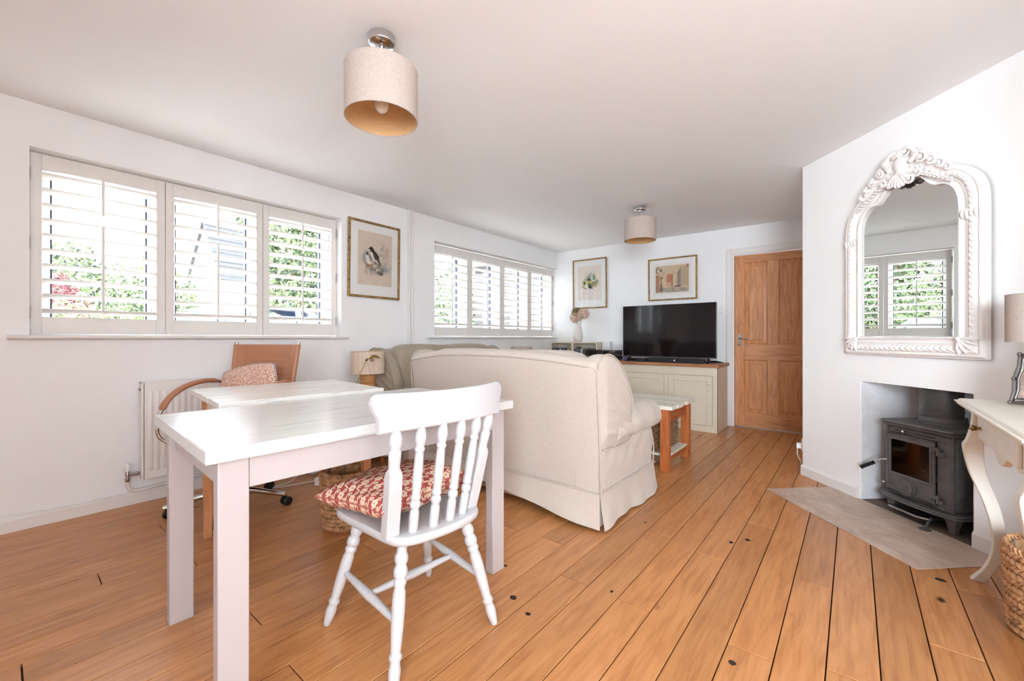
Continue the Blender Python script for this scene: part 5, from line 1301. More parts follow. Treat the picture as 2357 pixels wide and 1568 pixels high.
    def cush(nme, x0, x1, y0, y1, z0, z1, r_=.05, lean=0):
        cx, cy, cz = (x0 + x1) / 2, (y0 + y1) / 2, (z0 + z1) / 2; hx, hy, hz = (x1 - x0) / 2, (y1 - y0) / 2, (z1 - z0) / 2
        m = Mesh(); rows = []
        for i in range(13):
            ph = PI * i / 12; row = []
            for j in range(48):
                a = 2 * PI * j / 48; sgp = lambda v, e: math.copysign(abs(v) ** e, v)
                x = hx * sgp(math.cos(a), .32) * sgp(math.sin(ph), .45); y = hy * sgp(math.sin(a), .35) * sgp(math.sin(ph), .45); z = hz * sgp(math.cos(ph), .62)
                row.append((cx + x, cy + y - lean * z, cz + z))
            rows.append(row)
        m.grid(rows, False, True); m.build(nme, FAB, t, smooth=80)
    h_ = (W - .24) / 2
    for k in range(2):
        cush('seat_cushion', .12 + k * h_ + .003, .12 + (k + 1) * h_ - .003, .21, .80, .285, .465)
        cush('back_cushion', .115 + k * (h_ + .0) + .002, .12 + (k + 1) * h_ - .002, .05, .33, .44, .972 if name == 'sofa' else .958, lean=.28)
    # skirt: four separate flared panels with open pleats at the corners, hem lifting to one side
    sk = [((0, .0), (W, .0), (0, -1)), ((W, .0), (W, .765), (1, 0)), ((W, .765), (0, .765), (0, 1)), ((0, .765), (0, .0), (-1, 0))]
    for q, (a, b, nrm) in enumerate(sk):
        rows = []; n_ = 40; Ln = math.hypot(b[0] - a[0], b[1] - a[1])
        for i in range(n_ + 1):
            f = i / n_; x, y = a[0] + (b[0] - a[0]) * f, a[1] + (b[1] - a[1]) * f
            if q == 0: hem = float(np.interp(x, [0, .6, .85, 1.2, 1.45, W], [.10, .098, .088, .05, .022, .016]))
            else: hem = .014 + .006 * math.sin(f * 7)
            fl = .028 + .010 * math.sin(f * 9 + q) + .006 * math.sin(f * 23)
            ex = (f - .5) * 2; spread = .018 * math.copysign(max(0, abs(ex) - .6) / .4, ex) if q else .016 * math.copysign(max(0, abs(ex) - .6) / .4, ex)
            tx, ty = (b[0] - a[0]) / Ln, (b[1] - a[1]) / Ln; row = []
            for z_ in np.linspace(0, 1, 7):
                zz = .196 + (hem - .196) * z_; o_ = .005 + fl * z_ ** 1.2; row.append((x + nrm[0] * o_ + tx * (spread * z_ - .012 * ex * (1 - z_) * 0), y + nrm[1] * o_ + ty * spread * z_, zz))
            rows.append(row)
        back = [[(x - nrm[0] * .003, y - nrm[1] * .003, z) for x, y, z in r[::-1]] for r in rows]
        m = Mesh(); m.grid([r + bk_ for r, bk_ in zip(rows, back)], False, True); k = 14; n = len(m.v); m.f.append(list(range(k))); m.mi.append(0); m.f.append(list(range(n - k, n))); m.mi.append(0)
        m.build('skirt', FAB, t, smooth=60)
        m = Mesh(); m.tube([(r[0][0] + nrm[0] * .002, r[0][1] + nrm[1] * .002, r[0][2] + .001) for r in rows], .0048, 6); m.build('piping', PIP, t)
    for cx, cy in ((0.02, .02), (W - .02, .02), (W - .02, .745), (.02, .745)):
        sx = 1 if cx > W / 2 else -1; sy = 1 if cy > .4 else -1
        m = Mesh(); p0 = (cx, cy); m.prism([(p0[0] - sx * .05, p0[1] + sy * .021), (p0[0] + sx * .021, p0[1] + sy * .021), (p0[0] + sx * .021, p0[1] - sy * .05), (p0[0] + sx * .017, p0[1] - sy * .05), (p0[0] + sx * .017, p0[1] + sy * .017), (p0[0] - sx * .05, p0[1] + sy * .017)], .020, .19); m.build('pleat_insert', FAB, t, smooth=20)
    return t
sofa('loveseat', 'oatmeal linen slipcovered sofa seen from behind, its back to the dining table', (-2.612, 2.03, 0), 0, LINEN, PIPING)
sofa('sofa', 'darker taupe slipcovered sofa against the window wall beside the striped lamp', (-3.394, 3.70, 0), -PI / 2, TAUPE, TPIPING)

# ---------------------------------------------------------------- coffee table
def coffee():
    x0, x1, y0, y1, H = -2.10, -1.066, 3.222, 3.815, .508
    t = thing('coffee_table', 'rustic coffee table with whitewashed plank top and orange pine legs', 'table', ((x0 + x1) / 2, (y0 + y1) / 2, 0))
    hx, hy = (x1 - x0) / 2, (y1 - y0) / 2; n = 5; bw = 2 * hy / n
    for k in range(n):
        e = (0, .006, -.004, .004, -.002)[k]; Mesh().box(-hx - e, hx + e, -hy + k * bw + .001, -hy + (k + 1) * bw - .001, H - .03, H - (.0008 if k % 2 else 0)).build('top_plank', COFFTOP, t, bevel=.003)
    for sx in (-1, 1):
        for sy in (-1, 1): x, y = sx * (hx - .065), sy * (hy - .042); Mesh().box(x - .033, x + .033, y - .030, y + .030, 0, H - .0305).build('leg', PINEV, t, bevel=.003)
    za = H - .0305
    for sy in (-1, 1): y = sy * (hy - .042); Mesh().box(-hx + .0985, hx - .0985, y - .016, y + .016, za - .085, za).build('apron', PINEH, t, bevel=.002)
    PY = woodmat('pine_side', rgb(186, 108, 58), rgb(168, 92, 46), rgb(128, 64, 30), 1, 1.2, .5, True, .4, True, .1)
    for sx in (-1, 1):
        x = sx * (hx - .065); Mesh().box(x - .014, x + .014, -hy + .0725, hy - .0725, za - .105, za).build('apron', PY, t, bevel=.002)
        Mesh().box(x - .016, x + .016, -hy + .0725, hy - .0725, .065, .105).build('stretcher', PY, t, bevel=.002)
    for k in range(4):
        b2 = (2 * hy - .12) / 4; Mesh().box(-hx + .045, hx - .045, -hy + .06 + k * b2 + .001, -hy + .06 + (k + 1) * b2 - .001, .1055, .121).build('shelf_board', COFFTOP, t, bevel=.002)
    b = thing('storage_basket', 'dark woven rattan basket on the lower shelf of the coffee table', 'basket', ((x0 + x1) / 2 + .13, (y0 + y1) / 2, .1215))
    m = Mesh(); bx, by, bh = .27, .19, .235
    for k in range(11):
        z = .012 + bh * k / 11
        for s_ in range(60):
            f = s_ / 60 * (4 * (bx + by)); 
            def pt(f):
                f %= 4 * (bx + by)
                if f < 2 * bx: return (-bx + f, -by, 0, -1)
                f -= 2 * bx
                if f < 2 * by: return (bx, -by + f, 1, 0)
                f -= 2 * by
                if f < 2 * bx: return (bx - f, by, 0, 1)
                f -= 2 * bx; return (-bx, by - f, -1, 0)
            L_ = 4 * (bx + by) / 60; o_ = .5 * L_ * (k % 2); a = pt(f + o_); c = pt(f + o_ + L_); mid = pt(f + o_ + L_ / 2); d_ = .007
            m.tube([(a[0] - a[2] * .002, a[1] - a[3] * .002, z), (mid[0] + mid[2] * d_, mid[1] + mid[3] * d_, z + .006), (c[0] - c[2] * .002, c[1] - c[3] * .002, z)], [.004, .0095, .004], 5)
    m.build('weave', WICKERD, b, kind='stuff')
    Mesh().box(-bx + .004, bx - .004, -by + .004, by - .004, .001, .012).box(-bx + .002, bx - .002, -by + .002, -by + .010, .012, bh - .005).box(-bx + .002, bx - .002, by - .010, by - .002, .012, bh - .005).box(-bx + .002, -bx + .010, -by + .01, by - .01, .012, bh - .005).box(bx - .010, bx - .002, -by + .01, by - .01, .012, bh - .005).build('basket_body', WICKERD, b)
coffee()

# ---------------------------------------------------------------- television cabinet and things on it
def cabinet():
    x0, x1, y0, y1 = -2.665, -1.140, 4.890, 5.365; H = .742
    t = thing('media_cabinet', 'stone painted low cupboard with a waxed wood top under the television', 'cabinet', ((x0 + x1) / 2, y0, 0))
    hx = (x1 - x0) / 2; D = y1 - y0
    m = Mesh(); m.box(-hx, -hx + .02, .0, D, 0, H - .035); m.box(hx - .02, hx, .0, D, 0, H - .035); m.box(-hx + .02, hx - .02, D - .015, D, 0, H - .035); m.box(-hx + .02, hx - .02, .02, D - .015, .06, .08)
    m.build('body', SAGE, t, bevel=.002)
    dz0, dz1 = .072, .612
    doors = [(-1.7110 - .500, -1.711), (-1.661, -1.1885)]
    cx = (x0 + x1) / 2
    m = Mesh(); m.box(-hx + .0, hx - .0, -.001, .02, 0, dz0 - .003); m.box(-hx, hx, -.001, .02, dz1 + .003, H - .036)
    m.box(doors[1][1] - cx + .003, hx, -.001, .02, dz0 - .003, dz1 + .003); m.box(doors[0][1] - cx + .003, doors[1][0] - cx - .003, -.001, .02, dz0 - .003, dz1 + .003); m.box(-hx, doors[0][0] - cx - .003, -.001, .02, dz0 - .003, dz1 + .003)
    m.build('face_frame', SAGE, t, bevel=.0015)
    for k, (a, b) in enumerate(doors):
        a -= cx; b -= cx; st = .062; m = Mesh(); d0, d1 = -.002, .018
        m.box(a, a + st, d0, d1, dz0, dz1); m.box(b - st, b, d0, d1, dz0, dz1); m.box(a + st, b - st, d0, d1, dz0, dz0 + st); m.box(a + st, b - st, d0, d1, dz1 - st, dz1); 
        dr = m.build('door', SAGE, t, bevel=.002)
        Mesh().box(a + st - .002, b - st + .002, .007, .014, dz0 + st - .002, dz1 - st + .002).build('door_panel', SAGE, dr, smooth=0)
        kx = b - .035 if k else a + .035
        m = Mesh(); m.lathe_between((kx, -.002, .535), (kx, -.032, .535), [(.008, 0), (.008, .3), (.018, .5), (.020, .7), (.015, .92), (.005, 1)], 20); m.build('knob', SAGE, dr)
        m = Mesh(); m.box(kx - .008, kx + .008, -.0035, -.002, .435, .465); m.build('escutcheon', CREAM, dr, bevel=.001); Mesh().box(kx - .002, kx + .002, -.0042, -.0035, .443, .457).build('keyhole', BLACK, dr)
        hxx = a - .004 if k else b + .004
        m = Mesh()
        for z in (.13, .55): m.lathe_between((hxx, -.004, z - .022), (hxx, -.004, z + .022), [(.0045, 0), (.0045, 1)], 8)
        m.build('hinge', SAGE, dr)
    m = Mesh(); m.prism([(-hx - .02, -.022), (hx + .02, -.022), (hx + .02, D + .005), (-hx - .02, D + .005)], H - .035, H); m.build('cabinet_top', TOPWOOD, t, bevel=.006, seg=3)
    return H
Hc = cabinet()
def television():
    y = 5.085; x0, x1, z0, z1 = -2.305, -1.194, .793, 1.434
    t = thing('television', 'large black flat screen television standing on the painted cupboard', 'television', ((x0 + x1) / 2, y, Hc))
    hx = (x1 - x0) / 2; a, b = z0 - Hc, z1 - Hc
    Mesh().box(-hx, hx, .004, .034, a, b).build('bezel', simple('tv_edge', rgb(120, 118, 118), .35, .8), t, bevel=.003)
    Mesh().box(-hx + .004, hx - .004, .0, .0045, a + .014, b - .004).build('screen', SCREEN, t, smooth=0)
    Mesh().box(-.38, .38, .034, .075, a + .03, a + .36).build('rear_housing', BLACK, t, bevel=.012)
    Mesh().box(-hx + .004, hx - .004, -.001, .004, a + .001, a + .0135).build('lower_trim', simple('tv_trim', rgb(84, 80, 80), .35, .7), t)
    for sx in (-1, 1):
        x = sx * (hx - .085); m = Mesh(); m.prism([(-.012, a + .004), (.012, a + .004), (.012, a - .01), (.010 + .1, .004), (.115, .0005), (.095, .0005), (.0, a - .028), (-.095, .0005), (-.115, .0005), (-.110, .004), (-.012, a - .01)], x - .012, x + .012, 'x', tr=lambda q: Vector((q.x + sx * (a - q.z) * .25, q.y + .015, q.z))); m.build('leg', BLACK, t, bevel=.001)
    m = Mesh()
    for k in range(9): m.box(hx - .075 + k * .0065, hx - .071 + k * .0065, -.0015, -.001, a + .005, a + .010)
    m.build('maker_lettering', simple('faint_lettering', rgb(150, 148, 148), .5), t)
television()
t = thing('soundbar', 'long black soundbar under the television', 'speaker', (-1.608, 4.975, Hc)); m = Mesh().box(-.325, .325, -.035, .035, .0005, .050); m.build('housing', CLOTHB, t, bevel=.006)
Mesh().box(-.008, .008, -.0362, -.035, .020, .034).build('badge', WHITEP, t)
for sx in (-1, 1): Mesh().box(sx * .318 - .006, sx * .318 + .006, -.0345, .0345, .002, .049).build('end_cap', BLACK, t, bevel=.003)
t = thing('disc_player', 'slim black disc player at the left under the television', 'player', (-2.068, 4.975, Hc)); Mesh().box(-.122, .122, -.075, .085, .003, .040).build('housing', BLACK, t, bevel=.002)
Mesh().box(-.115, .02, -.0757, -.0749, .018, .034).build('disc_tray', BLACKG, t); m = Mesh(); 
for k in range(3): m.box(.06 + k * .02, .068 + k * .02, -.0765, -.0749, .02, .026)
m.build('button', STEEL, t); Mesh().box(-.118, -.100, -.0762, -.0757, .024, .030).build('badge', WHITEP, t)
m = Mesh()
for x in (-.10, .10):
    for y in (-.05, .06): m.lathe([(.010, .0003), (.010, .003)], 12, None, (x, y, 0))
m.build('foot', BLACK, t)
t = thing('remote_tray', 'curved glossy black gadget lying at the right end of the cupboard top', 'gadget', (-1.190, 4.972, Hc))
m = Mesh(); rows = []
for i in range(17):
    f = i / 16; x = -.085 + .19 * f; z = .012 + .014 * math.sin(PI * (f * .8 + .1)); hh = .012 * math.sin(PI * (f * .86 + .07)); rows.append([(x, .035 * math.cos(a) * (1 - .3 * f), max(.0006, z + hh * math.sin(a))) for a in np.linspace(0, 2 * PI, 13)[:-1]])
m.grid(rows, False, True); m.f.append(list(range(12))); m.mi.append(0); n = len(m.v); m.f.append(list(range(n - 12, n))); m.mi.append(0); m.build('shell', BLACKG, t, smooth=60); Mesh().lathe([(.008, .0005), (.008, .012)], 12, None, (-.1, -.02, 0)).build('dial', WHITEP, t)
t = thing('record_player', 'record player with a smoked lid on a black plinth left of the television', 'player', (-2.535, 4.975, Hc))
Mesh().box(-.20, .225, -.10, .112, .012, .062).build('plinth', BLACK, t, bevel=.003)
m = Mesh(); 
for x in (-.16, .185):
    for y in (-.07, .09): m.lathe([(.02, .0005), (.02, .012)], 14, None, (x, y, 0))
m.build('foot', BLACK, t)
Mesh().lathe([(0, .066), (.098, .066), (.100, .070), (.100, .078), (0, .078)], 48, None, (-.03, 0, 0)).build('platter', simple('record_vinyl', rgb(18, 18, 20), .3), t)
m = Mesh(); m.lathe([(.022, .062), (.022, .088), (.015, .1)], 16, None, (.175, .07, 0)); m.tube([(.175, .07, .096), (.172, -.02, .096), (.08, -.05, .090)], .004, 8); m.build('tone_arm', STEEL, t)
m = Mesh(); m.box(-.20, .225, -.10, -.097, .064, .132); m.box(-.20, .225, .109, .112, .064, .132); m.box(-.20, -.197, -.097, .109, .064, .132); m.box(.222, .225, -.097, .109, .064, .132); m.box(-.20, .225, -.10, .112, .132, .135); m.build('lid', DARKGL, t, smooth=0)
t = thing('purple_box', 'small violet box with a black dot behind the record player lid', 'box', (-2.296, 5.20, Hc + .0)); VI = simple('violet_card', rgb(142, 122, 178), .5)
Mesh().box(-.045, .045, -.03, .03, .0005, .118).build('carton', VI, t, bevel=.002); Mesh().lathe_between((.02, -.030, .085), (.02, -.0312, .085), [(.012, 0), (.012, 1)], 16).build('dot', BLACK, t)

# ---------------------------------------------------------------- shelf units with music cases, vase, small speaker, corner lamp
def shelf_unit(label, x0, x1, key):
    y0, y1, H = 5.125, 5.325, .973; t = thing('shelf_unit', label, 'shelf', ((x0 + x1) / 2, y0, 0)); hx = (x1 - x0) / 2; D = y1 - y0
    for sx in (-1, 1): Mesh().box(min(sx * hx, sx * (hx - .018)), max(sx * hx, sx * (hx - .018)), 0, D, 0, H).build('side', SAGE, t, bevel=.001)
    for k, z in enumerate((.06, .28, .50, .735, H - .018)): Mesh().box(-hx + .0185, hx - .0185, .001, D - .008, z, z + .018).build('shelf' if k < 4 else 'top', SAGE, t, bevel=.001)
    Mesh().box(-hx + .0185, hx - .0185, D - .007, D, .0, H).build('back_panel', SAGE, t, smooth=0)
    return t
xsp = -3.083
shelf_unit('stone painted shelf unit of music cases in the corner by the far window', -3.452, xsp - .002, 'a')
shelf_unit('stone painted shelf unit of music cases under the flower vase', xsp + .002, -2.695, 'b')
CDC = [rgb(58, 60, 66), rgb(84, 86, 92), rgb(40, 40, 44), rgb(110, 112, 118), rgb(70, 60, 58), rgb(150, 150, 154), rgb(96, 84, 96), rgb(52, 60, 78)]
def cds(xa, xb, where, special):
    x = xa; k = 0; base = {}
    while x < xb - .014:
        w_ = .0105; sp = special.get(k)
        col = rgb(*sp[0]) if sp else CDC[(k * 5 + k // 3) % len(CDC)]; H = .126 if not (sp and len(sp) > 2) else sp[2]
        key = tuple(col)
        if key not in base: base[key] = simple('case_spine', col, .35)
        o = Mesh().box(-w_ / 2 + .0004, w_ / 2 - .0004, 0, .14, 0, H + .003 * ((k * 7) % 3)).build('music_case', base[key], smooth=0)
        o.location = (x + w_ / 2, 5.135 + .004 * ((k * 3) % 4), .7533)
        if sp: tag(o, sp[1], 'case', 'music cases in ' + where)
        else: tag(o, 'plain dark or grey music case among many standing in ' + where, 'case', 'music cases in ' + where)
        x += w_ + .0004; k += 1
cds(-3.43, -3.105, 'the corner shelf unit', {24: ((226, 168, 170), 'pink spined music case in the corner shelf unit'), 26: ((206, 196, 80), 'yellow green music case in the corner shelf unit'), 9: ((170, 70, 66), 'red spined music case in the corner shelf unit'), 12: ((214, 214, 216), 'white spined music case in the corner shelf unit')})
cds(-3.058, -2.72, 'the shelf unit under the vase', {3: ((36, 36, 40), 'tall black case at the left of the shelf unit under the vase', .145), 9: ((232, 232, 234), 'thin white music case left of the cream one under the vase'), 11: ((232, 222, 208), 'cream music case in the shelf unit under the vase'), 16: ((206, 202, 92), 'pale yellow music case in the shelf unit under the vase'), 19: ((236, 198, 40), 'bright yellow music case in the shelf unit under the vase')})
def vase():
    t = thing('flower_vase', 'white ribbed vase standing on the shelf unit', 'vase', (-3.042, 5.215, .9735))
    prof = [(.040, 0), (.052, .01), (.066, .04), (.070, .075), (.066, .12), (.056, .17), (.046, .215), (.042, .245), (.041, .258)]
    n = 18; m = Mesh(); rows = []
    for r_, z in [(p[0], p[1]) for p in [tuple(q) for q in spline([(a, b) for a, b in prof], 4)]]:
        rows.append([((r_ - .004 * (1 - abs(math.sin(n * a / 2)) ** .7)) * math.cos(a), (r_ - .004 * (1 - abs(math.sin(n * a / 2)) ** .7)) * math.sin(a), z) for a in np.linspace(0, 2 * PI, n * 6 + 1)[:-1]])
    rows += [[(x * .9, y * .9, z) for x, y, z in rows[-1]], [(x * .85, y * .85, z - .06) for x, y, z in rows[-1]]]
    m.grid(rows, False, True); k = n * 6; m.f.append(list(range(k))); m.mi.append(0); N_ = len(m.v); m.f.append(list(range(N_ - k, N_))); m.mi.append(0)
    m.build('body', simple('vase_glaze', rgb(228, 220, 216), .2, coat=.4), t, smooth=60)
    STEM = simple('flower_stem', rgb(66, 84, 48), .7)
    for nme, lab, c, r_, cols, bends in (('hydrangea', 'dried pink hydrangea head lowest in the ribbed vase', (-.012, -.05, .345), .082, (rgb(224, 192, 172), rgb(206, 166, 146)), 0), ('hydrangea', 'dried pink hydrangea head leaning right in the ribbed vase', (.100, -.02, .395), .080, (rgb(230, 200, 184), rgb(210, 172, 152)), 0), ('hydrangea', 'dried olive green hydrangea head at the back of the vase', (-.04, .03, .425), .070, (rgb(132, 122, 66), rgb(92, 86, 46)), 0)):
        h = thing(nme, lab, 'flower', (-3.042, 5.215, .9735), 0, 'dried hydrangeas in the vase')
        Mesh().tube(spline([(.0, .0, .02), (c[0] * .2, c[1] * .2, .2), (c[0] * .8, c[1] * .8, c[2] - .05), c], 5), .0035, 6).build('stem', STEM, h)
        m = Mesh()
        for k in range(150):
            z = 1 - 2 * (k + .5) / 150; a = k * 2.39996; rr_ = math.sqrt(1 - z * z); jit = random.uniform(.84, 1.06)
            d = Vector((rr_ * math.cos(a), rr_ * math.sin(a), z * .86)); p_ = Vector(c) + d * r_ * jit
            m.cur = 0 if random.random() < .6 else 1  # darker petals picked at random
            q = d.to_track_quat('Z', 'Y').to_matrix(); s_ = random.uniform(.009, .013); ro = random.random() * 2
            for j in range(4):
                b = ro + j * PI / 2; c0, c1, c2 = q @ Vector((math.cos(b - .6) * s_ * .8, math.sin(b - .6) * s_ * .8, s_ * .25)), q @ Vector((math.cos(b) * s_ * 1.35, math.sin(b) * s_ * 1.35, s_ * .45)), q @ Vector((math.cos(b + .6) * s_ * .8, math.sin(b + .6) * s_ * .8, s_ * .25))
                m.add([p_, p_ + c0, p_ + c1, p_ + c2], [(0, 1, 2, 3)])
        m.build('flower_head', [simple('petal', cols[0], .9), simple('petal_dark', cols[1], .9)], h, smooth=0, kind='stuff')
    Lf = Mesh()
    for q0, q1 in (((.03, -.03, .28), (.075, -.06, .33)),):
        q0, q1 = Vector(q0), Vector(q1); mid = (q0 + q1) / 2; sd = Vector((0.3, .2, .9)).normalized() * .016; Lf.add([q0, mid + sd + Vector((0, -.006, 0)), q1, mid - sd], [(0, 1, 2), (0, 2, 3)])
    Lf.build('leaf', STEM, bpy.data.objects['hydrangea.001'], smooth=0)
vase()
t = thing('wifi_speaker', 'small white box speaker behind the record player lid', 'speaker', (-2.628, 5.30, Hc)); Mesh().box(-.058, .058, -.045, .045, .0005, .238).build('housing', WHITEP, t, bevel=.004); m = Mesh(); m.box(-.045, .045, -.0462, -.045, .02, .11); m.build('grille', CLOTHB, t)
t = thing('wall_trunking', 'low white cable cover along the wall behind the record player', 'trunking', (bk(.95)[0], bk(.95)[1], .93), BA); Mesh().box(-.18, .18, -.012, -.0005, -.02, .02).build('cover', WHITEP, t, bevel=.002)
t = thing('lamp_stand', 'small pale table behind the taupe sofa holding the corner lamp', 'table', (-3.10, 3.985, 0))
Mesh().lathe([(.15, .50), (.155, .505), (.155, .518), (.15, .522), (0, .522)], 36).lathe([(0, .5), (.15, .50)], 36).build('table_top', CREAM, t); Mesh().lathe([(.11, 0), (.11, .012), (.02, .03), (.018, .5)], 24).build('pedestal', CREAM, t)
table_lamp('table lamp with plain shade, only its rim showing over the linen sofa', (-3.10, 3.985, .5225), .128, .745, .922, SHADE, .06, BAMBOO)

# ---------------------------------------------------------------- cream console table at the right
def console():
    x0, x1, y0, y1, H = .352, .700, 1.750, 2.745, .76
    t = thing('console_table', 'cream painted console table with curved legs at the right beside the stove', 'table', (x0, (y0 + y1) / 2, 0)); hy = (y1 - y0) / 2; D = x1 - x0
    c = .0
    def out(i, z): return [(i, -hy + i, z), (D - .001, -hy + i, z), (D - .001, hy - i, z), (i, hy - i, z)]
    m = Mesh(); m.grid([out(.016, H - .030), out(.010, H - .028), out(.006, H - .022), out(.006, H - .016), out(.0, H - .014), out(0, H - .009), out(.010, H - .008), out(.012, H - .004), out(.018, H)], False, True)
    n = len(m.v); m.f.append(list(range(n - 4, n))); m.mi.append(0); m.f.append([0, 1, 2, 3]); m.mi.append(0); m.build('table_top', CREAM, t, smooth=30)
    # scalloped front apron with a drawer
    ys = np.linspace(-hy + .145, hy - .145, 60); ft = .050
    low = lambda y: H - .03 - .115 - .035 * math.cos(y / (hy - .145) * PI * 1.0) * .6 - .018 * math.cos(y / (hy - .145) * PI * 3)
    poly = [(ys[0], H - .031), (ys[-1], H - .031)] + [(y, low(y)) for y in ys[::-1]]
    Mesh().prism(poly, ft, ft + .02, 'x').build('apron', CREAM, t, smooth=30)
    dr = Mesh().box(ft - .012, ft, -.26, .26, H - .135, H - .045).build('drawer', CREAM, t, bevel=.004)
    for y in (.215,):
        m = Mesh(); m.lathe_between((ft - .012, y, H - .09), (ft - .045, y, H - .09), [(.006, 0), (.006, .3), (.012, .42), (.008, .5), (.0125, .62), (.013, .75), (.008, .85), (.002, 1)], 18); m.build('knob', BRASS, dr)
    for sy in (-1, 1):
        y = sy * (hy - .135); Mesh().box(ft + .03, D - .02, y - .01, y + .01, H - .15, H - .031).build('side_apron', CREAM, t, bevel=.002)
    Mesh().box(D - .03, D - .012, -hy + .14, hy - .14, H - .15, H - .031).build('back_apron', CREAM, t, bevel=.002)
    # cabriole legs sawn with flat faces
    for fx, sgx in ((.062, 1), (D - .055, -1)):
        for sy in (-1, 1):
            pts = spline([(0, H - .032), (-.002, H - .10), (-.014, H - .165), (-.020, H - .20), (-.008, H - .30), (.028, H - .42), (.046, .24), (.046, .15), (.026, .07), (-.008, .0)], 6)
            wd = np.interp(np.linspace(0, 1, len(pts)), [0, .2, .33, .5, .75, .9, 1], [.023, .025, .030, .023, .018, .017, .021])
            m = Mesh(); rows = []
            for (dx, z), w_ in zip(pts, wd):
                cx = fx + sgx * dx; cy = sy * (hy - .115) - sy * dx * .5 * 1.0; w2 = w_ * .82; rows.append([(cx - w_, cy - w2, z), (cx + w_, cy - w2, z), (cx + w_, cy + w2, z), (cx - w_, cy + w2, z)])
            m.grid(rows, False, True); n = len(m.v); m.f.append([0, 1, 2, 3]); m.mi.append(0); m.f.append(list(range(n - 4, n))); m.mi.append(0); m.build('leg', CREAM, t, smooth=30, bevel=.003)
    return H
Hk = console()
table_lamp('table lamp with linen shade at the right edge on the cream console', (.60, 2.63, Hk + .0005), .116, 1.015, 1.205, SHADE, .05, CREAM, False)
def photo_frame():
    t = thing('photo_frame', 'ornate pewter photo frame leaning back on the cream console', 'frame', (.540, 2.50, Hk + .001), math.radians(-62)); t.rotation_euler = (math.radians(-14), 0, math.radians(-42))
    m = Mesh(); W_, H_ = .15, .20
    path = [(-W_ / 2, .004), (-W_ / 2 + .004, H_ * .25), (-W_ / 2 - .003, H_ * .5), (-W_ / 2 + .004, H_ * .75), (-W_ / 2, H_), (-W_ * .2, H_ - .004), (0, H_ + .006), (W_ * .2, H_ - .004), (W_ / 2, H_), (W_ / 2 - .004, H_ * .75), (W_ / 2 + .003, H_ * .5), (W_ / 2 - .004, H_ * .25), (W_ / 2, .004), (W_ * .2, .008), (0, .006), (-W_ * .2, .008)]
    m.tube([(x, 0, z + .008) for x, z in path], .009, 8, True); m.tube([(x * .82, -.006, .5 * H_ + (z - .5 * H_) * .84 + .008) for x, z in path], .004, 6, True)
    for x, z in path[::2]: m.ball((x, -.006, z + .008), .0085, 8, 6)
    m.build('frame_moulding', PEWTER, t); Mesh().box(-W_ * .41, W_ * .41, .0, .004, H_ * .09 + .008, H_ * .91 + .008).build('photo', simple('faded_photo', rgb(206, 180, 168), .6, dark=rgb(120, 96, 90), vscale=24), t)
    m = Mesh(); m.tube([(0, .004, .14), (0, .05, .095), (0, .072, .035)], .005, 6); m.build('strut', BLACK, t)
photo_frame()

# ---------------------------------------------------------------- outside the windows
GRAVEL = simple('pale_gravel', rgb(224, 219, 210), .95, var=.2, vscale=40, bmp=.4, bscale=60)
struct(Mesh().box(-60, -3.78, -35, 60, -.25, -.12).box(2.16, 9, -8, 8, -.25, -.12).box(-3.78, 2.16, -8, -1.87, -.25, -.12).build('ground', GRAVEL, smooth=0))
struct(Mesh().box(3.3, 3.5, -3.4, 5, -.12, 4.2).box(-3.6, 3.5, -3.6, -3.4, -.12, 4.2).build('sky_block_wall', WALL, smooth=0))  # unseen wall added to block sky outside the two added windows
HOUSESTONE, nt, b = nodes('pale_stone_wall'); v = coords(nt)
br = N(nt, 'ShaderNodeTexBrick'); br.inputs['Scale'].default_value = 3.2; br.inputs['Color1'].default_value = rgb(112, 108, 102); br.inputs['Color2'].default_value = rgb(98, 94, 88); br.inputs['Mortar'].default_value = rgb(76, 74, 72); br.inputs['Mortar Size'].default_value = .012
sw = N(nt, 'ShaderNodeSeparateXYZ'); L(nt, v, sw.inputs[0]); ad = N(nt, 'ShaderNodeMath', operation='ADD'); L(nt, sw.outputs[0], ad.inputs[0]); L(nt, sw.outputs[1], ad.inputs[1]); cb = N(nt, 'ShaderNodeCombineXYZ'); L(nt, ad.outputs[0], cb.inputs[0]); L(nt, sw.outputs[2], cb.inputs[1]); L(nt, cb.outputs[0], br.inputs['Vector'])
L(nt, br.outputs[0], b.inputs['Base Color']); b.inputs['Roughness'].default_value = .9
GREYBRICK, nt, b = nodes('grey_brick_wall'); v = coords(nt)
br = N(nt, 'ShaderNodeTexBrick'); br.inputs['Scale'].default_value = 4.4; br.inputs['Color1'].default_value = rgb(70, 69, 70); br.inputs['Color2'].default_value = rgb(52, 51, 53); br.inputs['Mortar'].default_value = rgb(98, 96, 94); br.inputs['Mortar Size'].default_value = .014
sw = N(nt, 'ShaderNodeSeparateXYZ'); L(nt, v, sw.inputs[0]); cb = N(nt, 'ShaderNodeCombineXYZ'); L(nt, sw.outputs[0], cb.inputs[0]); L(nt, sw.outputs[2], cb.inputs[1]); L(nt, cb.outputs[0], br.inputs['Vector']); L(nt, br.outputs[0], b.inputs['Base Color']); b.inputs['Roughness'].default_value = .9
SLATE = simple('roof_slate', rgb(62, 60, 63), .8, var=.3, vscale=9, stretch=(1, 1, 1))
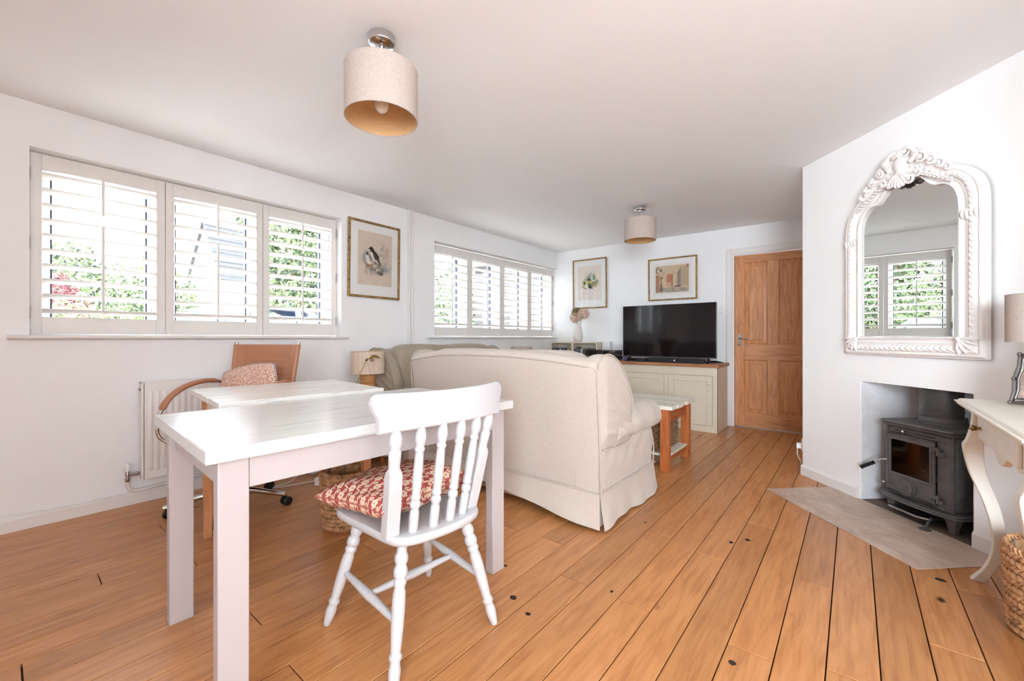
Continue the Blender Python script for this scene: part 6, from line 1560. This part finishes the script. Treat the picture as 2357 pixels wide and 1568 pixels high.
def house():
    t = thing('gabled_house', 'pale stone house with a steep gable and slate roof beyond the near window', 'house', (-31.2, 8.1, -.12), math.radians(12))
    hw_, D = 1.75, 9.0; ez, az = 4.95, 8.25
    m = Mesh(); m.prism([(-hw_, 0), (hw_, 0), (hw_, ez), (0, az), (-hw_, ez)], 0, D, 'y'); m.build('wall', HOUSESTONE, t, smooth=0)
    for sx in (-1, 1):
        m = Mesh(); n = 13
        for k in range(n):
            f0, f1 = k / n, (k + 1) / n; x0, z0 = hw_ * (1.12 - 1.12 * f0), ez - .4 + (az + .1 - ez + .4) * f0; x1, z1 = hw_ * (1.12 - 1.12 * f1), ez - .4 + (az + .1 - ez + .4) * f1
            m.prism([(sx * x0, z0 + .03), (sx * x1, z1 + .03), (sx * x1, z1 + .09), (sx * (x0 + .05), z0 + .13)], -.15, D, 'y')
        m.build('slate_roof', SLATE, t, smooth=0)
    m = Mesh(); m.tube([(hw_ * 1.16, -.1, ez - .42), (hw_ * 1.16, D, ez - .42)], .09, 8); m.build('gutter', simple('gutter_black', rgb(50, 50, 54), .5), t)
    for x, z in ((-.35, 1.2), (-.35, 4.4)):
        f = Mesh().box(x, x + .8, -.04, .02, z, z + 1.1).build('window', UPVC, t); Mesh().box(x + .08, x + .72, -.05, -.041, z + .08, z + 1.02).build('pane', simple('far_pane', rgb(70, 76, 84), .1), f)
house()
t = thing('brick_outhouse', 'grey brick wall of a building close outside the far window', 'building', (-5.6, 7.55, -.12))
Mesh().box(-1.75, 1.75, 0, .3, 0, 2.9).build('wall', GREYBRICK, t, smooth=0); Mesh().box(-1.8, 1.8, -.12, .42, 2.9, 3.0).build('coping', HOUSESTONE, t)
f = Mesh().box(.55, 1.35, -.03, .02, 1.1, 2.3).build('window', UPVC, t); Mesh().box(.63, 1.27, -.036, -.031, 1.18, 2.22).build('pane', simple('dark_pane', rgb(60, 64, 70), .1), f)
LEAFM = [simple('leaf_green', rgb(92, 108, 68), .8), simple('leaf_dark', rgb(46, 58, 42), .85), simple('leaf_pale', rgb(128, 138, 102), .8)]
REDL = [simple('red_leaf', rgb(104, 44, 48), .8), simple('dark_red_leaf', rgb(76, 34, 38), .8), simple('plum_leaf', rgb(120, 70, 74), .8)]
BARK = simple('bark', rgb(128, 104, 76), .9, var=.3, vscale=12, bmp=.5)
def tree(name, label, cat, loc, blobs, n, ls, mats=LEAFM, trunk=None, group=None):
    t = thing(name, label, cat, loc, 0, group); r = np.random.default_rng(int(abs(loc[0] * 97 + loc[1] * 31)) + n)
    vol = np.array([b[3] * b[4] * b[5] for b in blobs]); cnt = (2.1 * n * vol ** .7 / (vol ** .7).sum()).astype(int)
    V, F, MI = [], [], []
    for (cx, cy, cz, rx, ry, rz), k in zip(blobs, cnt):
        d = r.normal(size=(k, 3)); d /= np.linalg.norm(d, axis=1)[:, None]; rad = r.uniform(.55, 1.05, k) ** .5
        lump = 1 + .16 * np.sin(d[:, 0] * 7 + cx) * np.sin(d[:, 1] * 6 + cy) + .12 * np.sin(d[:, 2] * 9)
        p = d * (rad * lump)[:, None] * np.array([rx, ry, rz]) + np.array([cx, cy, cz]); a = r.normal(size=(k, 3)); a /= np.linalg.norm(a, axis=1)[:, None]; b_ = np.cross(a, d + .3 * r.normal(size=(k, 3))); b_ /= np.linalg.norm(b_, axis=1)[:, None] + 1e-9
        s_ = r.uniform(.6, 1.3, k)[:, None] * ls * .62
        q = np.stack([p - a * s_, p + b_ * s_ * .5, p + a * s_, p - b_ * s_ * .5], 1).reshape(-1, 3); o = len(V)
        V += [tuple(x) for x in q]; F += [[o + 4 * i, o + 4 * i + 1, o + 4 * i + 2, o + 4 * i + 3] for i in range(k)]; MI += r.choice(3, k, p=[.5, .25, .25]).tolist()
    m = Mesh(); m.v, m.f, m.mi = V, F, MI; m.build('foliage', mats, t, smooth=0, kind='stuff')
    if trunk:
        m = Mesh()
        for pts, rr_ in trunk: m.tube(spline(pts, 4), [rr_ * (1 - .5 * i / (len(pts) * 4)) for i in range((len(pts) - 1) * 4 + 1)], 8)
        m.build('trunk', BARK, t)
    return t
tree('broadleaf_tree', 'leafy tree with leaning trunks close outside, between the two windows', 'tree', (-8.7, 4.35, -.12), [(0, -.1, 2.7, .85, 1.0, 1.1), (0, -.7, 3.2, .8, .75, 1.0), (0, .7, 2.6, .85, .85, 1.1), (-.1, .1, 3.9, .9, 1.0, .8), (.0, -.55, 1.75, .6, .75, .55), (0, .4, 1.7, .6, .8, .5)], 8000, .09, trunk=[([(0, .1, 0), (.1, -.1, .8), (.1, -.5, 1.8), (.1, -.8, 3)], .09), ([(0, .2, 0), (.1, .4, .9), (.1, .8, 2.2)], .08)])
tree('hedge_bush', 'rounded green bush low at the left beyond the leftmost shutter', 'bush', (-12.2, .75, -.12), [(0, 0, 1.1, .9, .75, 1.15)], 2600, .085)
tree('hedge_bush', 'taller green bush beyond the right of the leftmost shutter', 'bush', (-13.8, 2.05, -.12), [(0, 0, 1.5, .9, .62, 1.45), (.2, .3, 1.0, .7, .5, .9)], 3000, .09)
tree('hedge_bush', 'green bush beside the gabled house in the middle shutter', 'bush', (-16.6, 3.75, -.12), [(0, 0, 1.5, .7, .42, 1.5), (0, -.6, 1.3, .6, .4, 1.2)], 2400, .10)
tree('red_shrub', 'red leaved shrub seen through the leftmost shutter', 'bush', (-10.6, .62, -.12), [(0, 0, 1.9, .3, .26, .34), (0, .3, 1.6, .22, .2, .26)], 700, .06, REDL, trunk=[([(0, 0, 0), (0, .05, 1.8)], .03)])
tree('garden_shrub', 'pale feathery shrub low beyond the leftmost shutter', 'bush', (-8.6, .62, -.12), [(0, 0, .9, .5, .5, .75), (0, .5, .8, .4, .4, .6), (-.1, .95, .7, .4, .4, .6)], 2400, .07, [LEAFM[2], LEAFM[0], LEAFM[2]])
tree('distant_tree', 'tall distant tree behind the bushes at the left', 'tree', (-25, 1.7, -.12), [(0, 0, 3.0, 1.5, 1.5, 1.9), (0, 1.2, 2.4, 1.2, 1.1, 1.6)], 4200, .17, trunk=[([(0, 0, 0), (0, 0, 3)], .2)])
tree('tall_hedge', 'tall dense hedge outside the far window leaf nearest the pipes', 'hedge', (-9.9, 9.7, -.12), [(0, k * 1.1 - 1.1, 1.6 + .2 * math.sin(k * 2), .9, .9, 1.7) for k in range(3)], 5200, .10)
def fence():
    t = thing('wooden_fence', 'weathered board fence across the garden beyond the near window', 'fence', (-17.8, 2.5, -.12))
    FB = simple('fence_board', rgb(170, 150, 126), .9, var=.2, vscale=10)
    base = None
    for k in range(26):
        if base is None: base = Mesh().box(-.01, .01, -.07, .07, .05, 2.2).build('board', FB, t, smooth=0); o = base
        else: o = base.copy(); COL.objects.link(o); o.parent = t
        o.location = (0, -2.0 + k * .152, .02 * ((k * 5) % 3) - .02)
    for z in (.4, 1.4): Mesh().box(-.05, -.012, -2.1, 1.9, z, z + .08).build('rail', FB, t)
    for y in (-2.1, -.1, 1.9): Mesh().box(-.13, -.052, y - .04, y + .04, 0, 2.25).build('post', FB, t)
fence()
def car(label, loc, rz, paint):
    t = thing('car', label, 'car', loc, rz); t.scale = (1.05, 1.0, 1.05); HW = .88
    lower = [(-2.15, .32), (-2.2, .55), (-2.12, .82), (-1.75, .92), (-1.0, .95), (.95, .98), (1.5, .90), (2.05, .78), (2.15, .55), (2.1, .30), (1.75, .25), (-1.8, .25)]
    m = Mesh(); rows = []
    lp = spline(lower, 4, True)
    for y, s_ in ((-HW, .90), (-HW, .97), (-HW * .96, 1.0), (HW * .96, 1.0), (HW, .97), (HW, .90)): rows.append([(x * (.98 + .02 * s_), y, .6 + (z - .6) * s_) for x, z in lp])
    m.grid(rows, False, True); n = len(lp); N_ = len(m.v); m.f.append(list(range(n))); m.mi.append(0); m.f.append(list(range(N_ - n, N_))); m.mi.append(0); m.build('body', paint, t, smooth=40)
    roof = [(-1.75, .92), (-1.35, 1.28), (-.85, 1.43), (-.1, 1.47), (.5, 1.40), (1.15, 1.02)]
    rp = spline(roof, 5); m = Mesh(); m.grid([[(x, y * (HW - .06 - .30 * (z - .92)), z + (.02 if abs(y) < .8 else 0)) for y in np.linspace(-1, 1, 9)] for x, z in rp[9:-6]]); m.grid([[(x, y * (HW - .06 - .30 * (z - .92)), z - .03) for y in np.linspace(-1, 1, 9)] for x, z in rp[9:-6]]); m.build('roof', paint, t, smooth=60)
    GL = simple('car_glass', rgb(52, 62, 84), .05, spec=1.0)
    def yy(z): return HW - .07 - .30 * (z - .92)
    for sy in (-1, 1):
        for xa, xb, ta, tb in ((-1.55, -.62, -1.18, -.62), (-.54, .28, -.54, .28), (.36, 1.0, .36, .62)):
            m = Mesh(); z0, z1 = .96, 1.36
            m.add([(xa, sy * yy(z0), z0), (xb, sy * yy(z0), z0), (tb, sy * yy(z1), z1), (ta, sy * yy(z1), z1), (xa, sy * (yy(z0) - .02), z0), (xb, sy * (yy(z0) - .02), z0), (tb, sy * (yy(z1) - .02), z1), (ta, sy * (yy(z1) - .02), z1)], [(0, 1, 2, 3), (7, 6, 5, 4), (0, 4, 5, 1), (1, 5, 6, 2), (2, 6, 7, 3), (3, 7, 4, 0)]); m.build('side_window', GL, t, smooth=0)
        m = Mesh()
        for a, b in (((-1.72, .93), (-1.2, 1.38)), ((-.58, .95), (-.58, 1.43)), ((.32, .95), (.32, 1.41)), ((1.12, .98), (.55, 1.39))): m.tube([(a[0], sy * yy(a[1]), a[1]), (b[0], sy * yy(b[1]), b[1])], .035, 6)
        m.build('pillar', paint, t)
        Mesh().box(.78, .92, min(sy * HW, sy * (HW + .16)), max(sy * HW, sy * (HW + .16)), .98, 1.08).build('wing_mirror', paint, t, bevel=.03)
    for (x0, z0), (x1, z1), nme in (((1.14, 1.0), (.56, 1.38), 'windscreen'), ((-1.73, .94), (-1.22, 1.36), 'rear_window')):
        m = Mesh(); m.add([(x0, -yy(z0) + .06, z0), (x0, yy(z0) - .06, z0), (x1, yy(z1) - .06, z1), (x1, -yy(z1) + .06, z1)], [(0, 1, 2, 3)]); m.add([(x0, -yy(z0) + .06, z0 - .02), (x0, yy(z0) - .06, z0 - .02), (x1, yy(z1) - .06, z1 - .02), (x1, -yy(z1) + .06, z1 - .02)], [(3, 2, 1, 0)]); m.build(nme, GL, t, smooth=0)
    for x in (-1.35, 1.35):
        for sy in (-1, 1):
            m = Mesh(); m.lathe_between((x, sy * (HW - .20), .32), (x, sy * (HW + .005), .32), [(.20, 0), (.31, .05), (.32, .2), (.32, .85), (.29, 1)], 28); w_ = m.build('wheel', BLACK, t, smooth=40)
            m = Mesh(); m.lathe_between((x, sy * (HW + .004), .32), (x, sy * (HW + .015), .32), [(.20, 0), (.19, .6), (.05, 1)], 20); m.build('hub_cap', STEEL, w_)
car('dark blue car parked beside the house outside the near window', (-6.72, 2.05, -.10), -PI / 2 + .02, simple('blue_car_paint', rgb(96, 112, 150), .22, .3, coat=.6))
car('silver car parked further off outside the far window', (-8.0, 6.45, -.12), .06, simple('silver_car_paint', rgb(206, 210, 216), .25, .3, coat=.6))
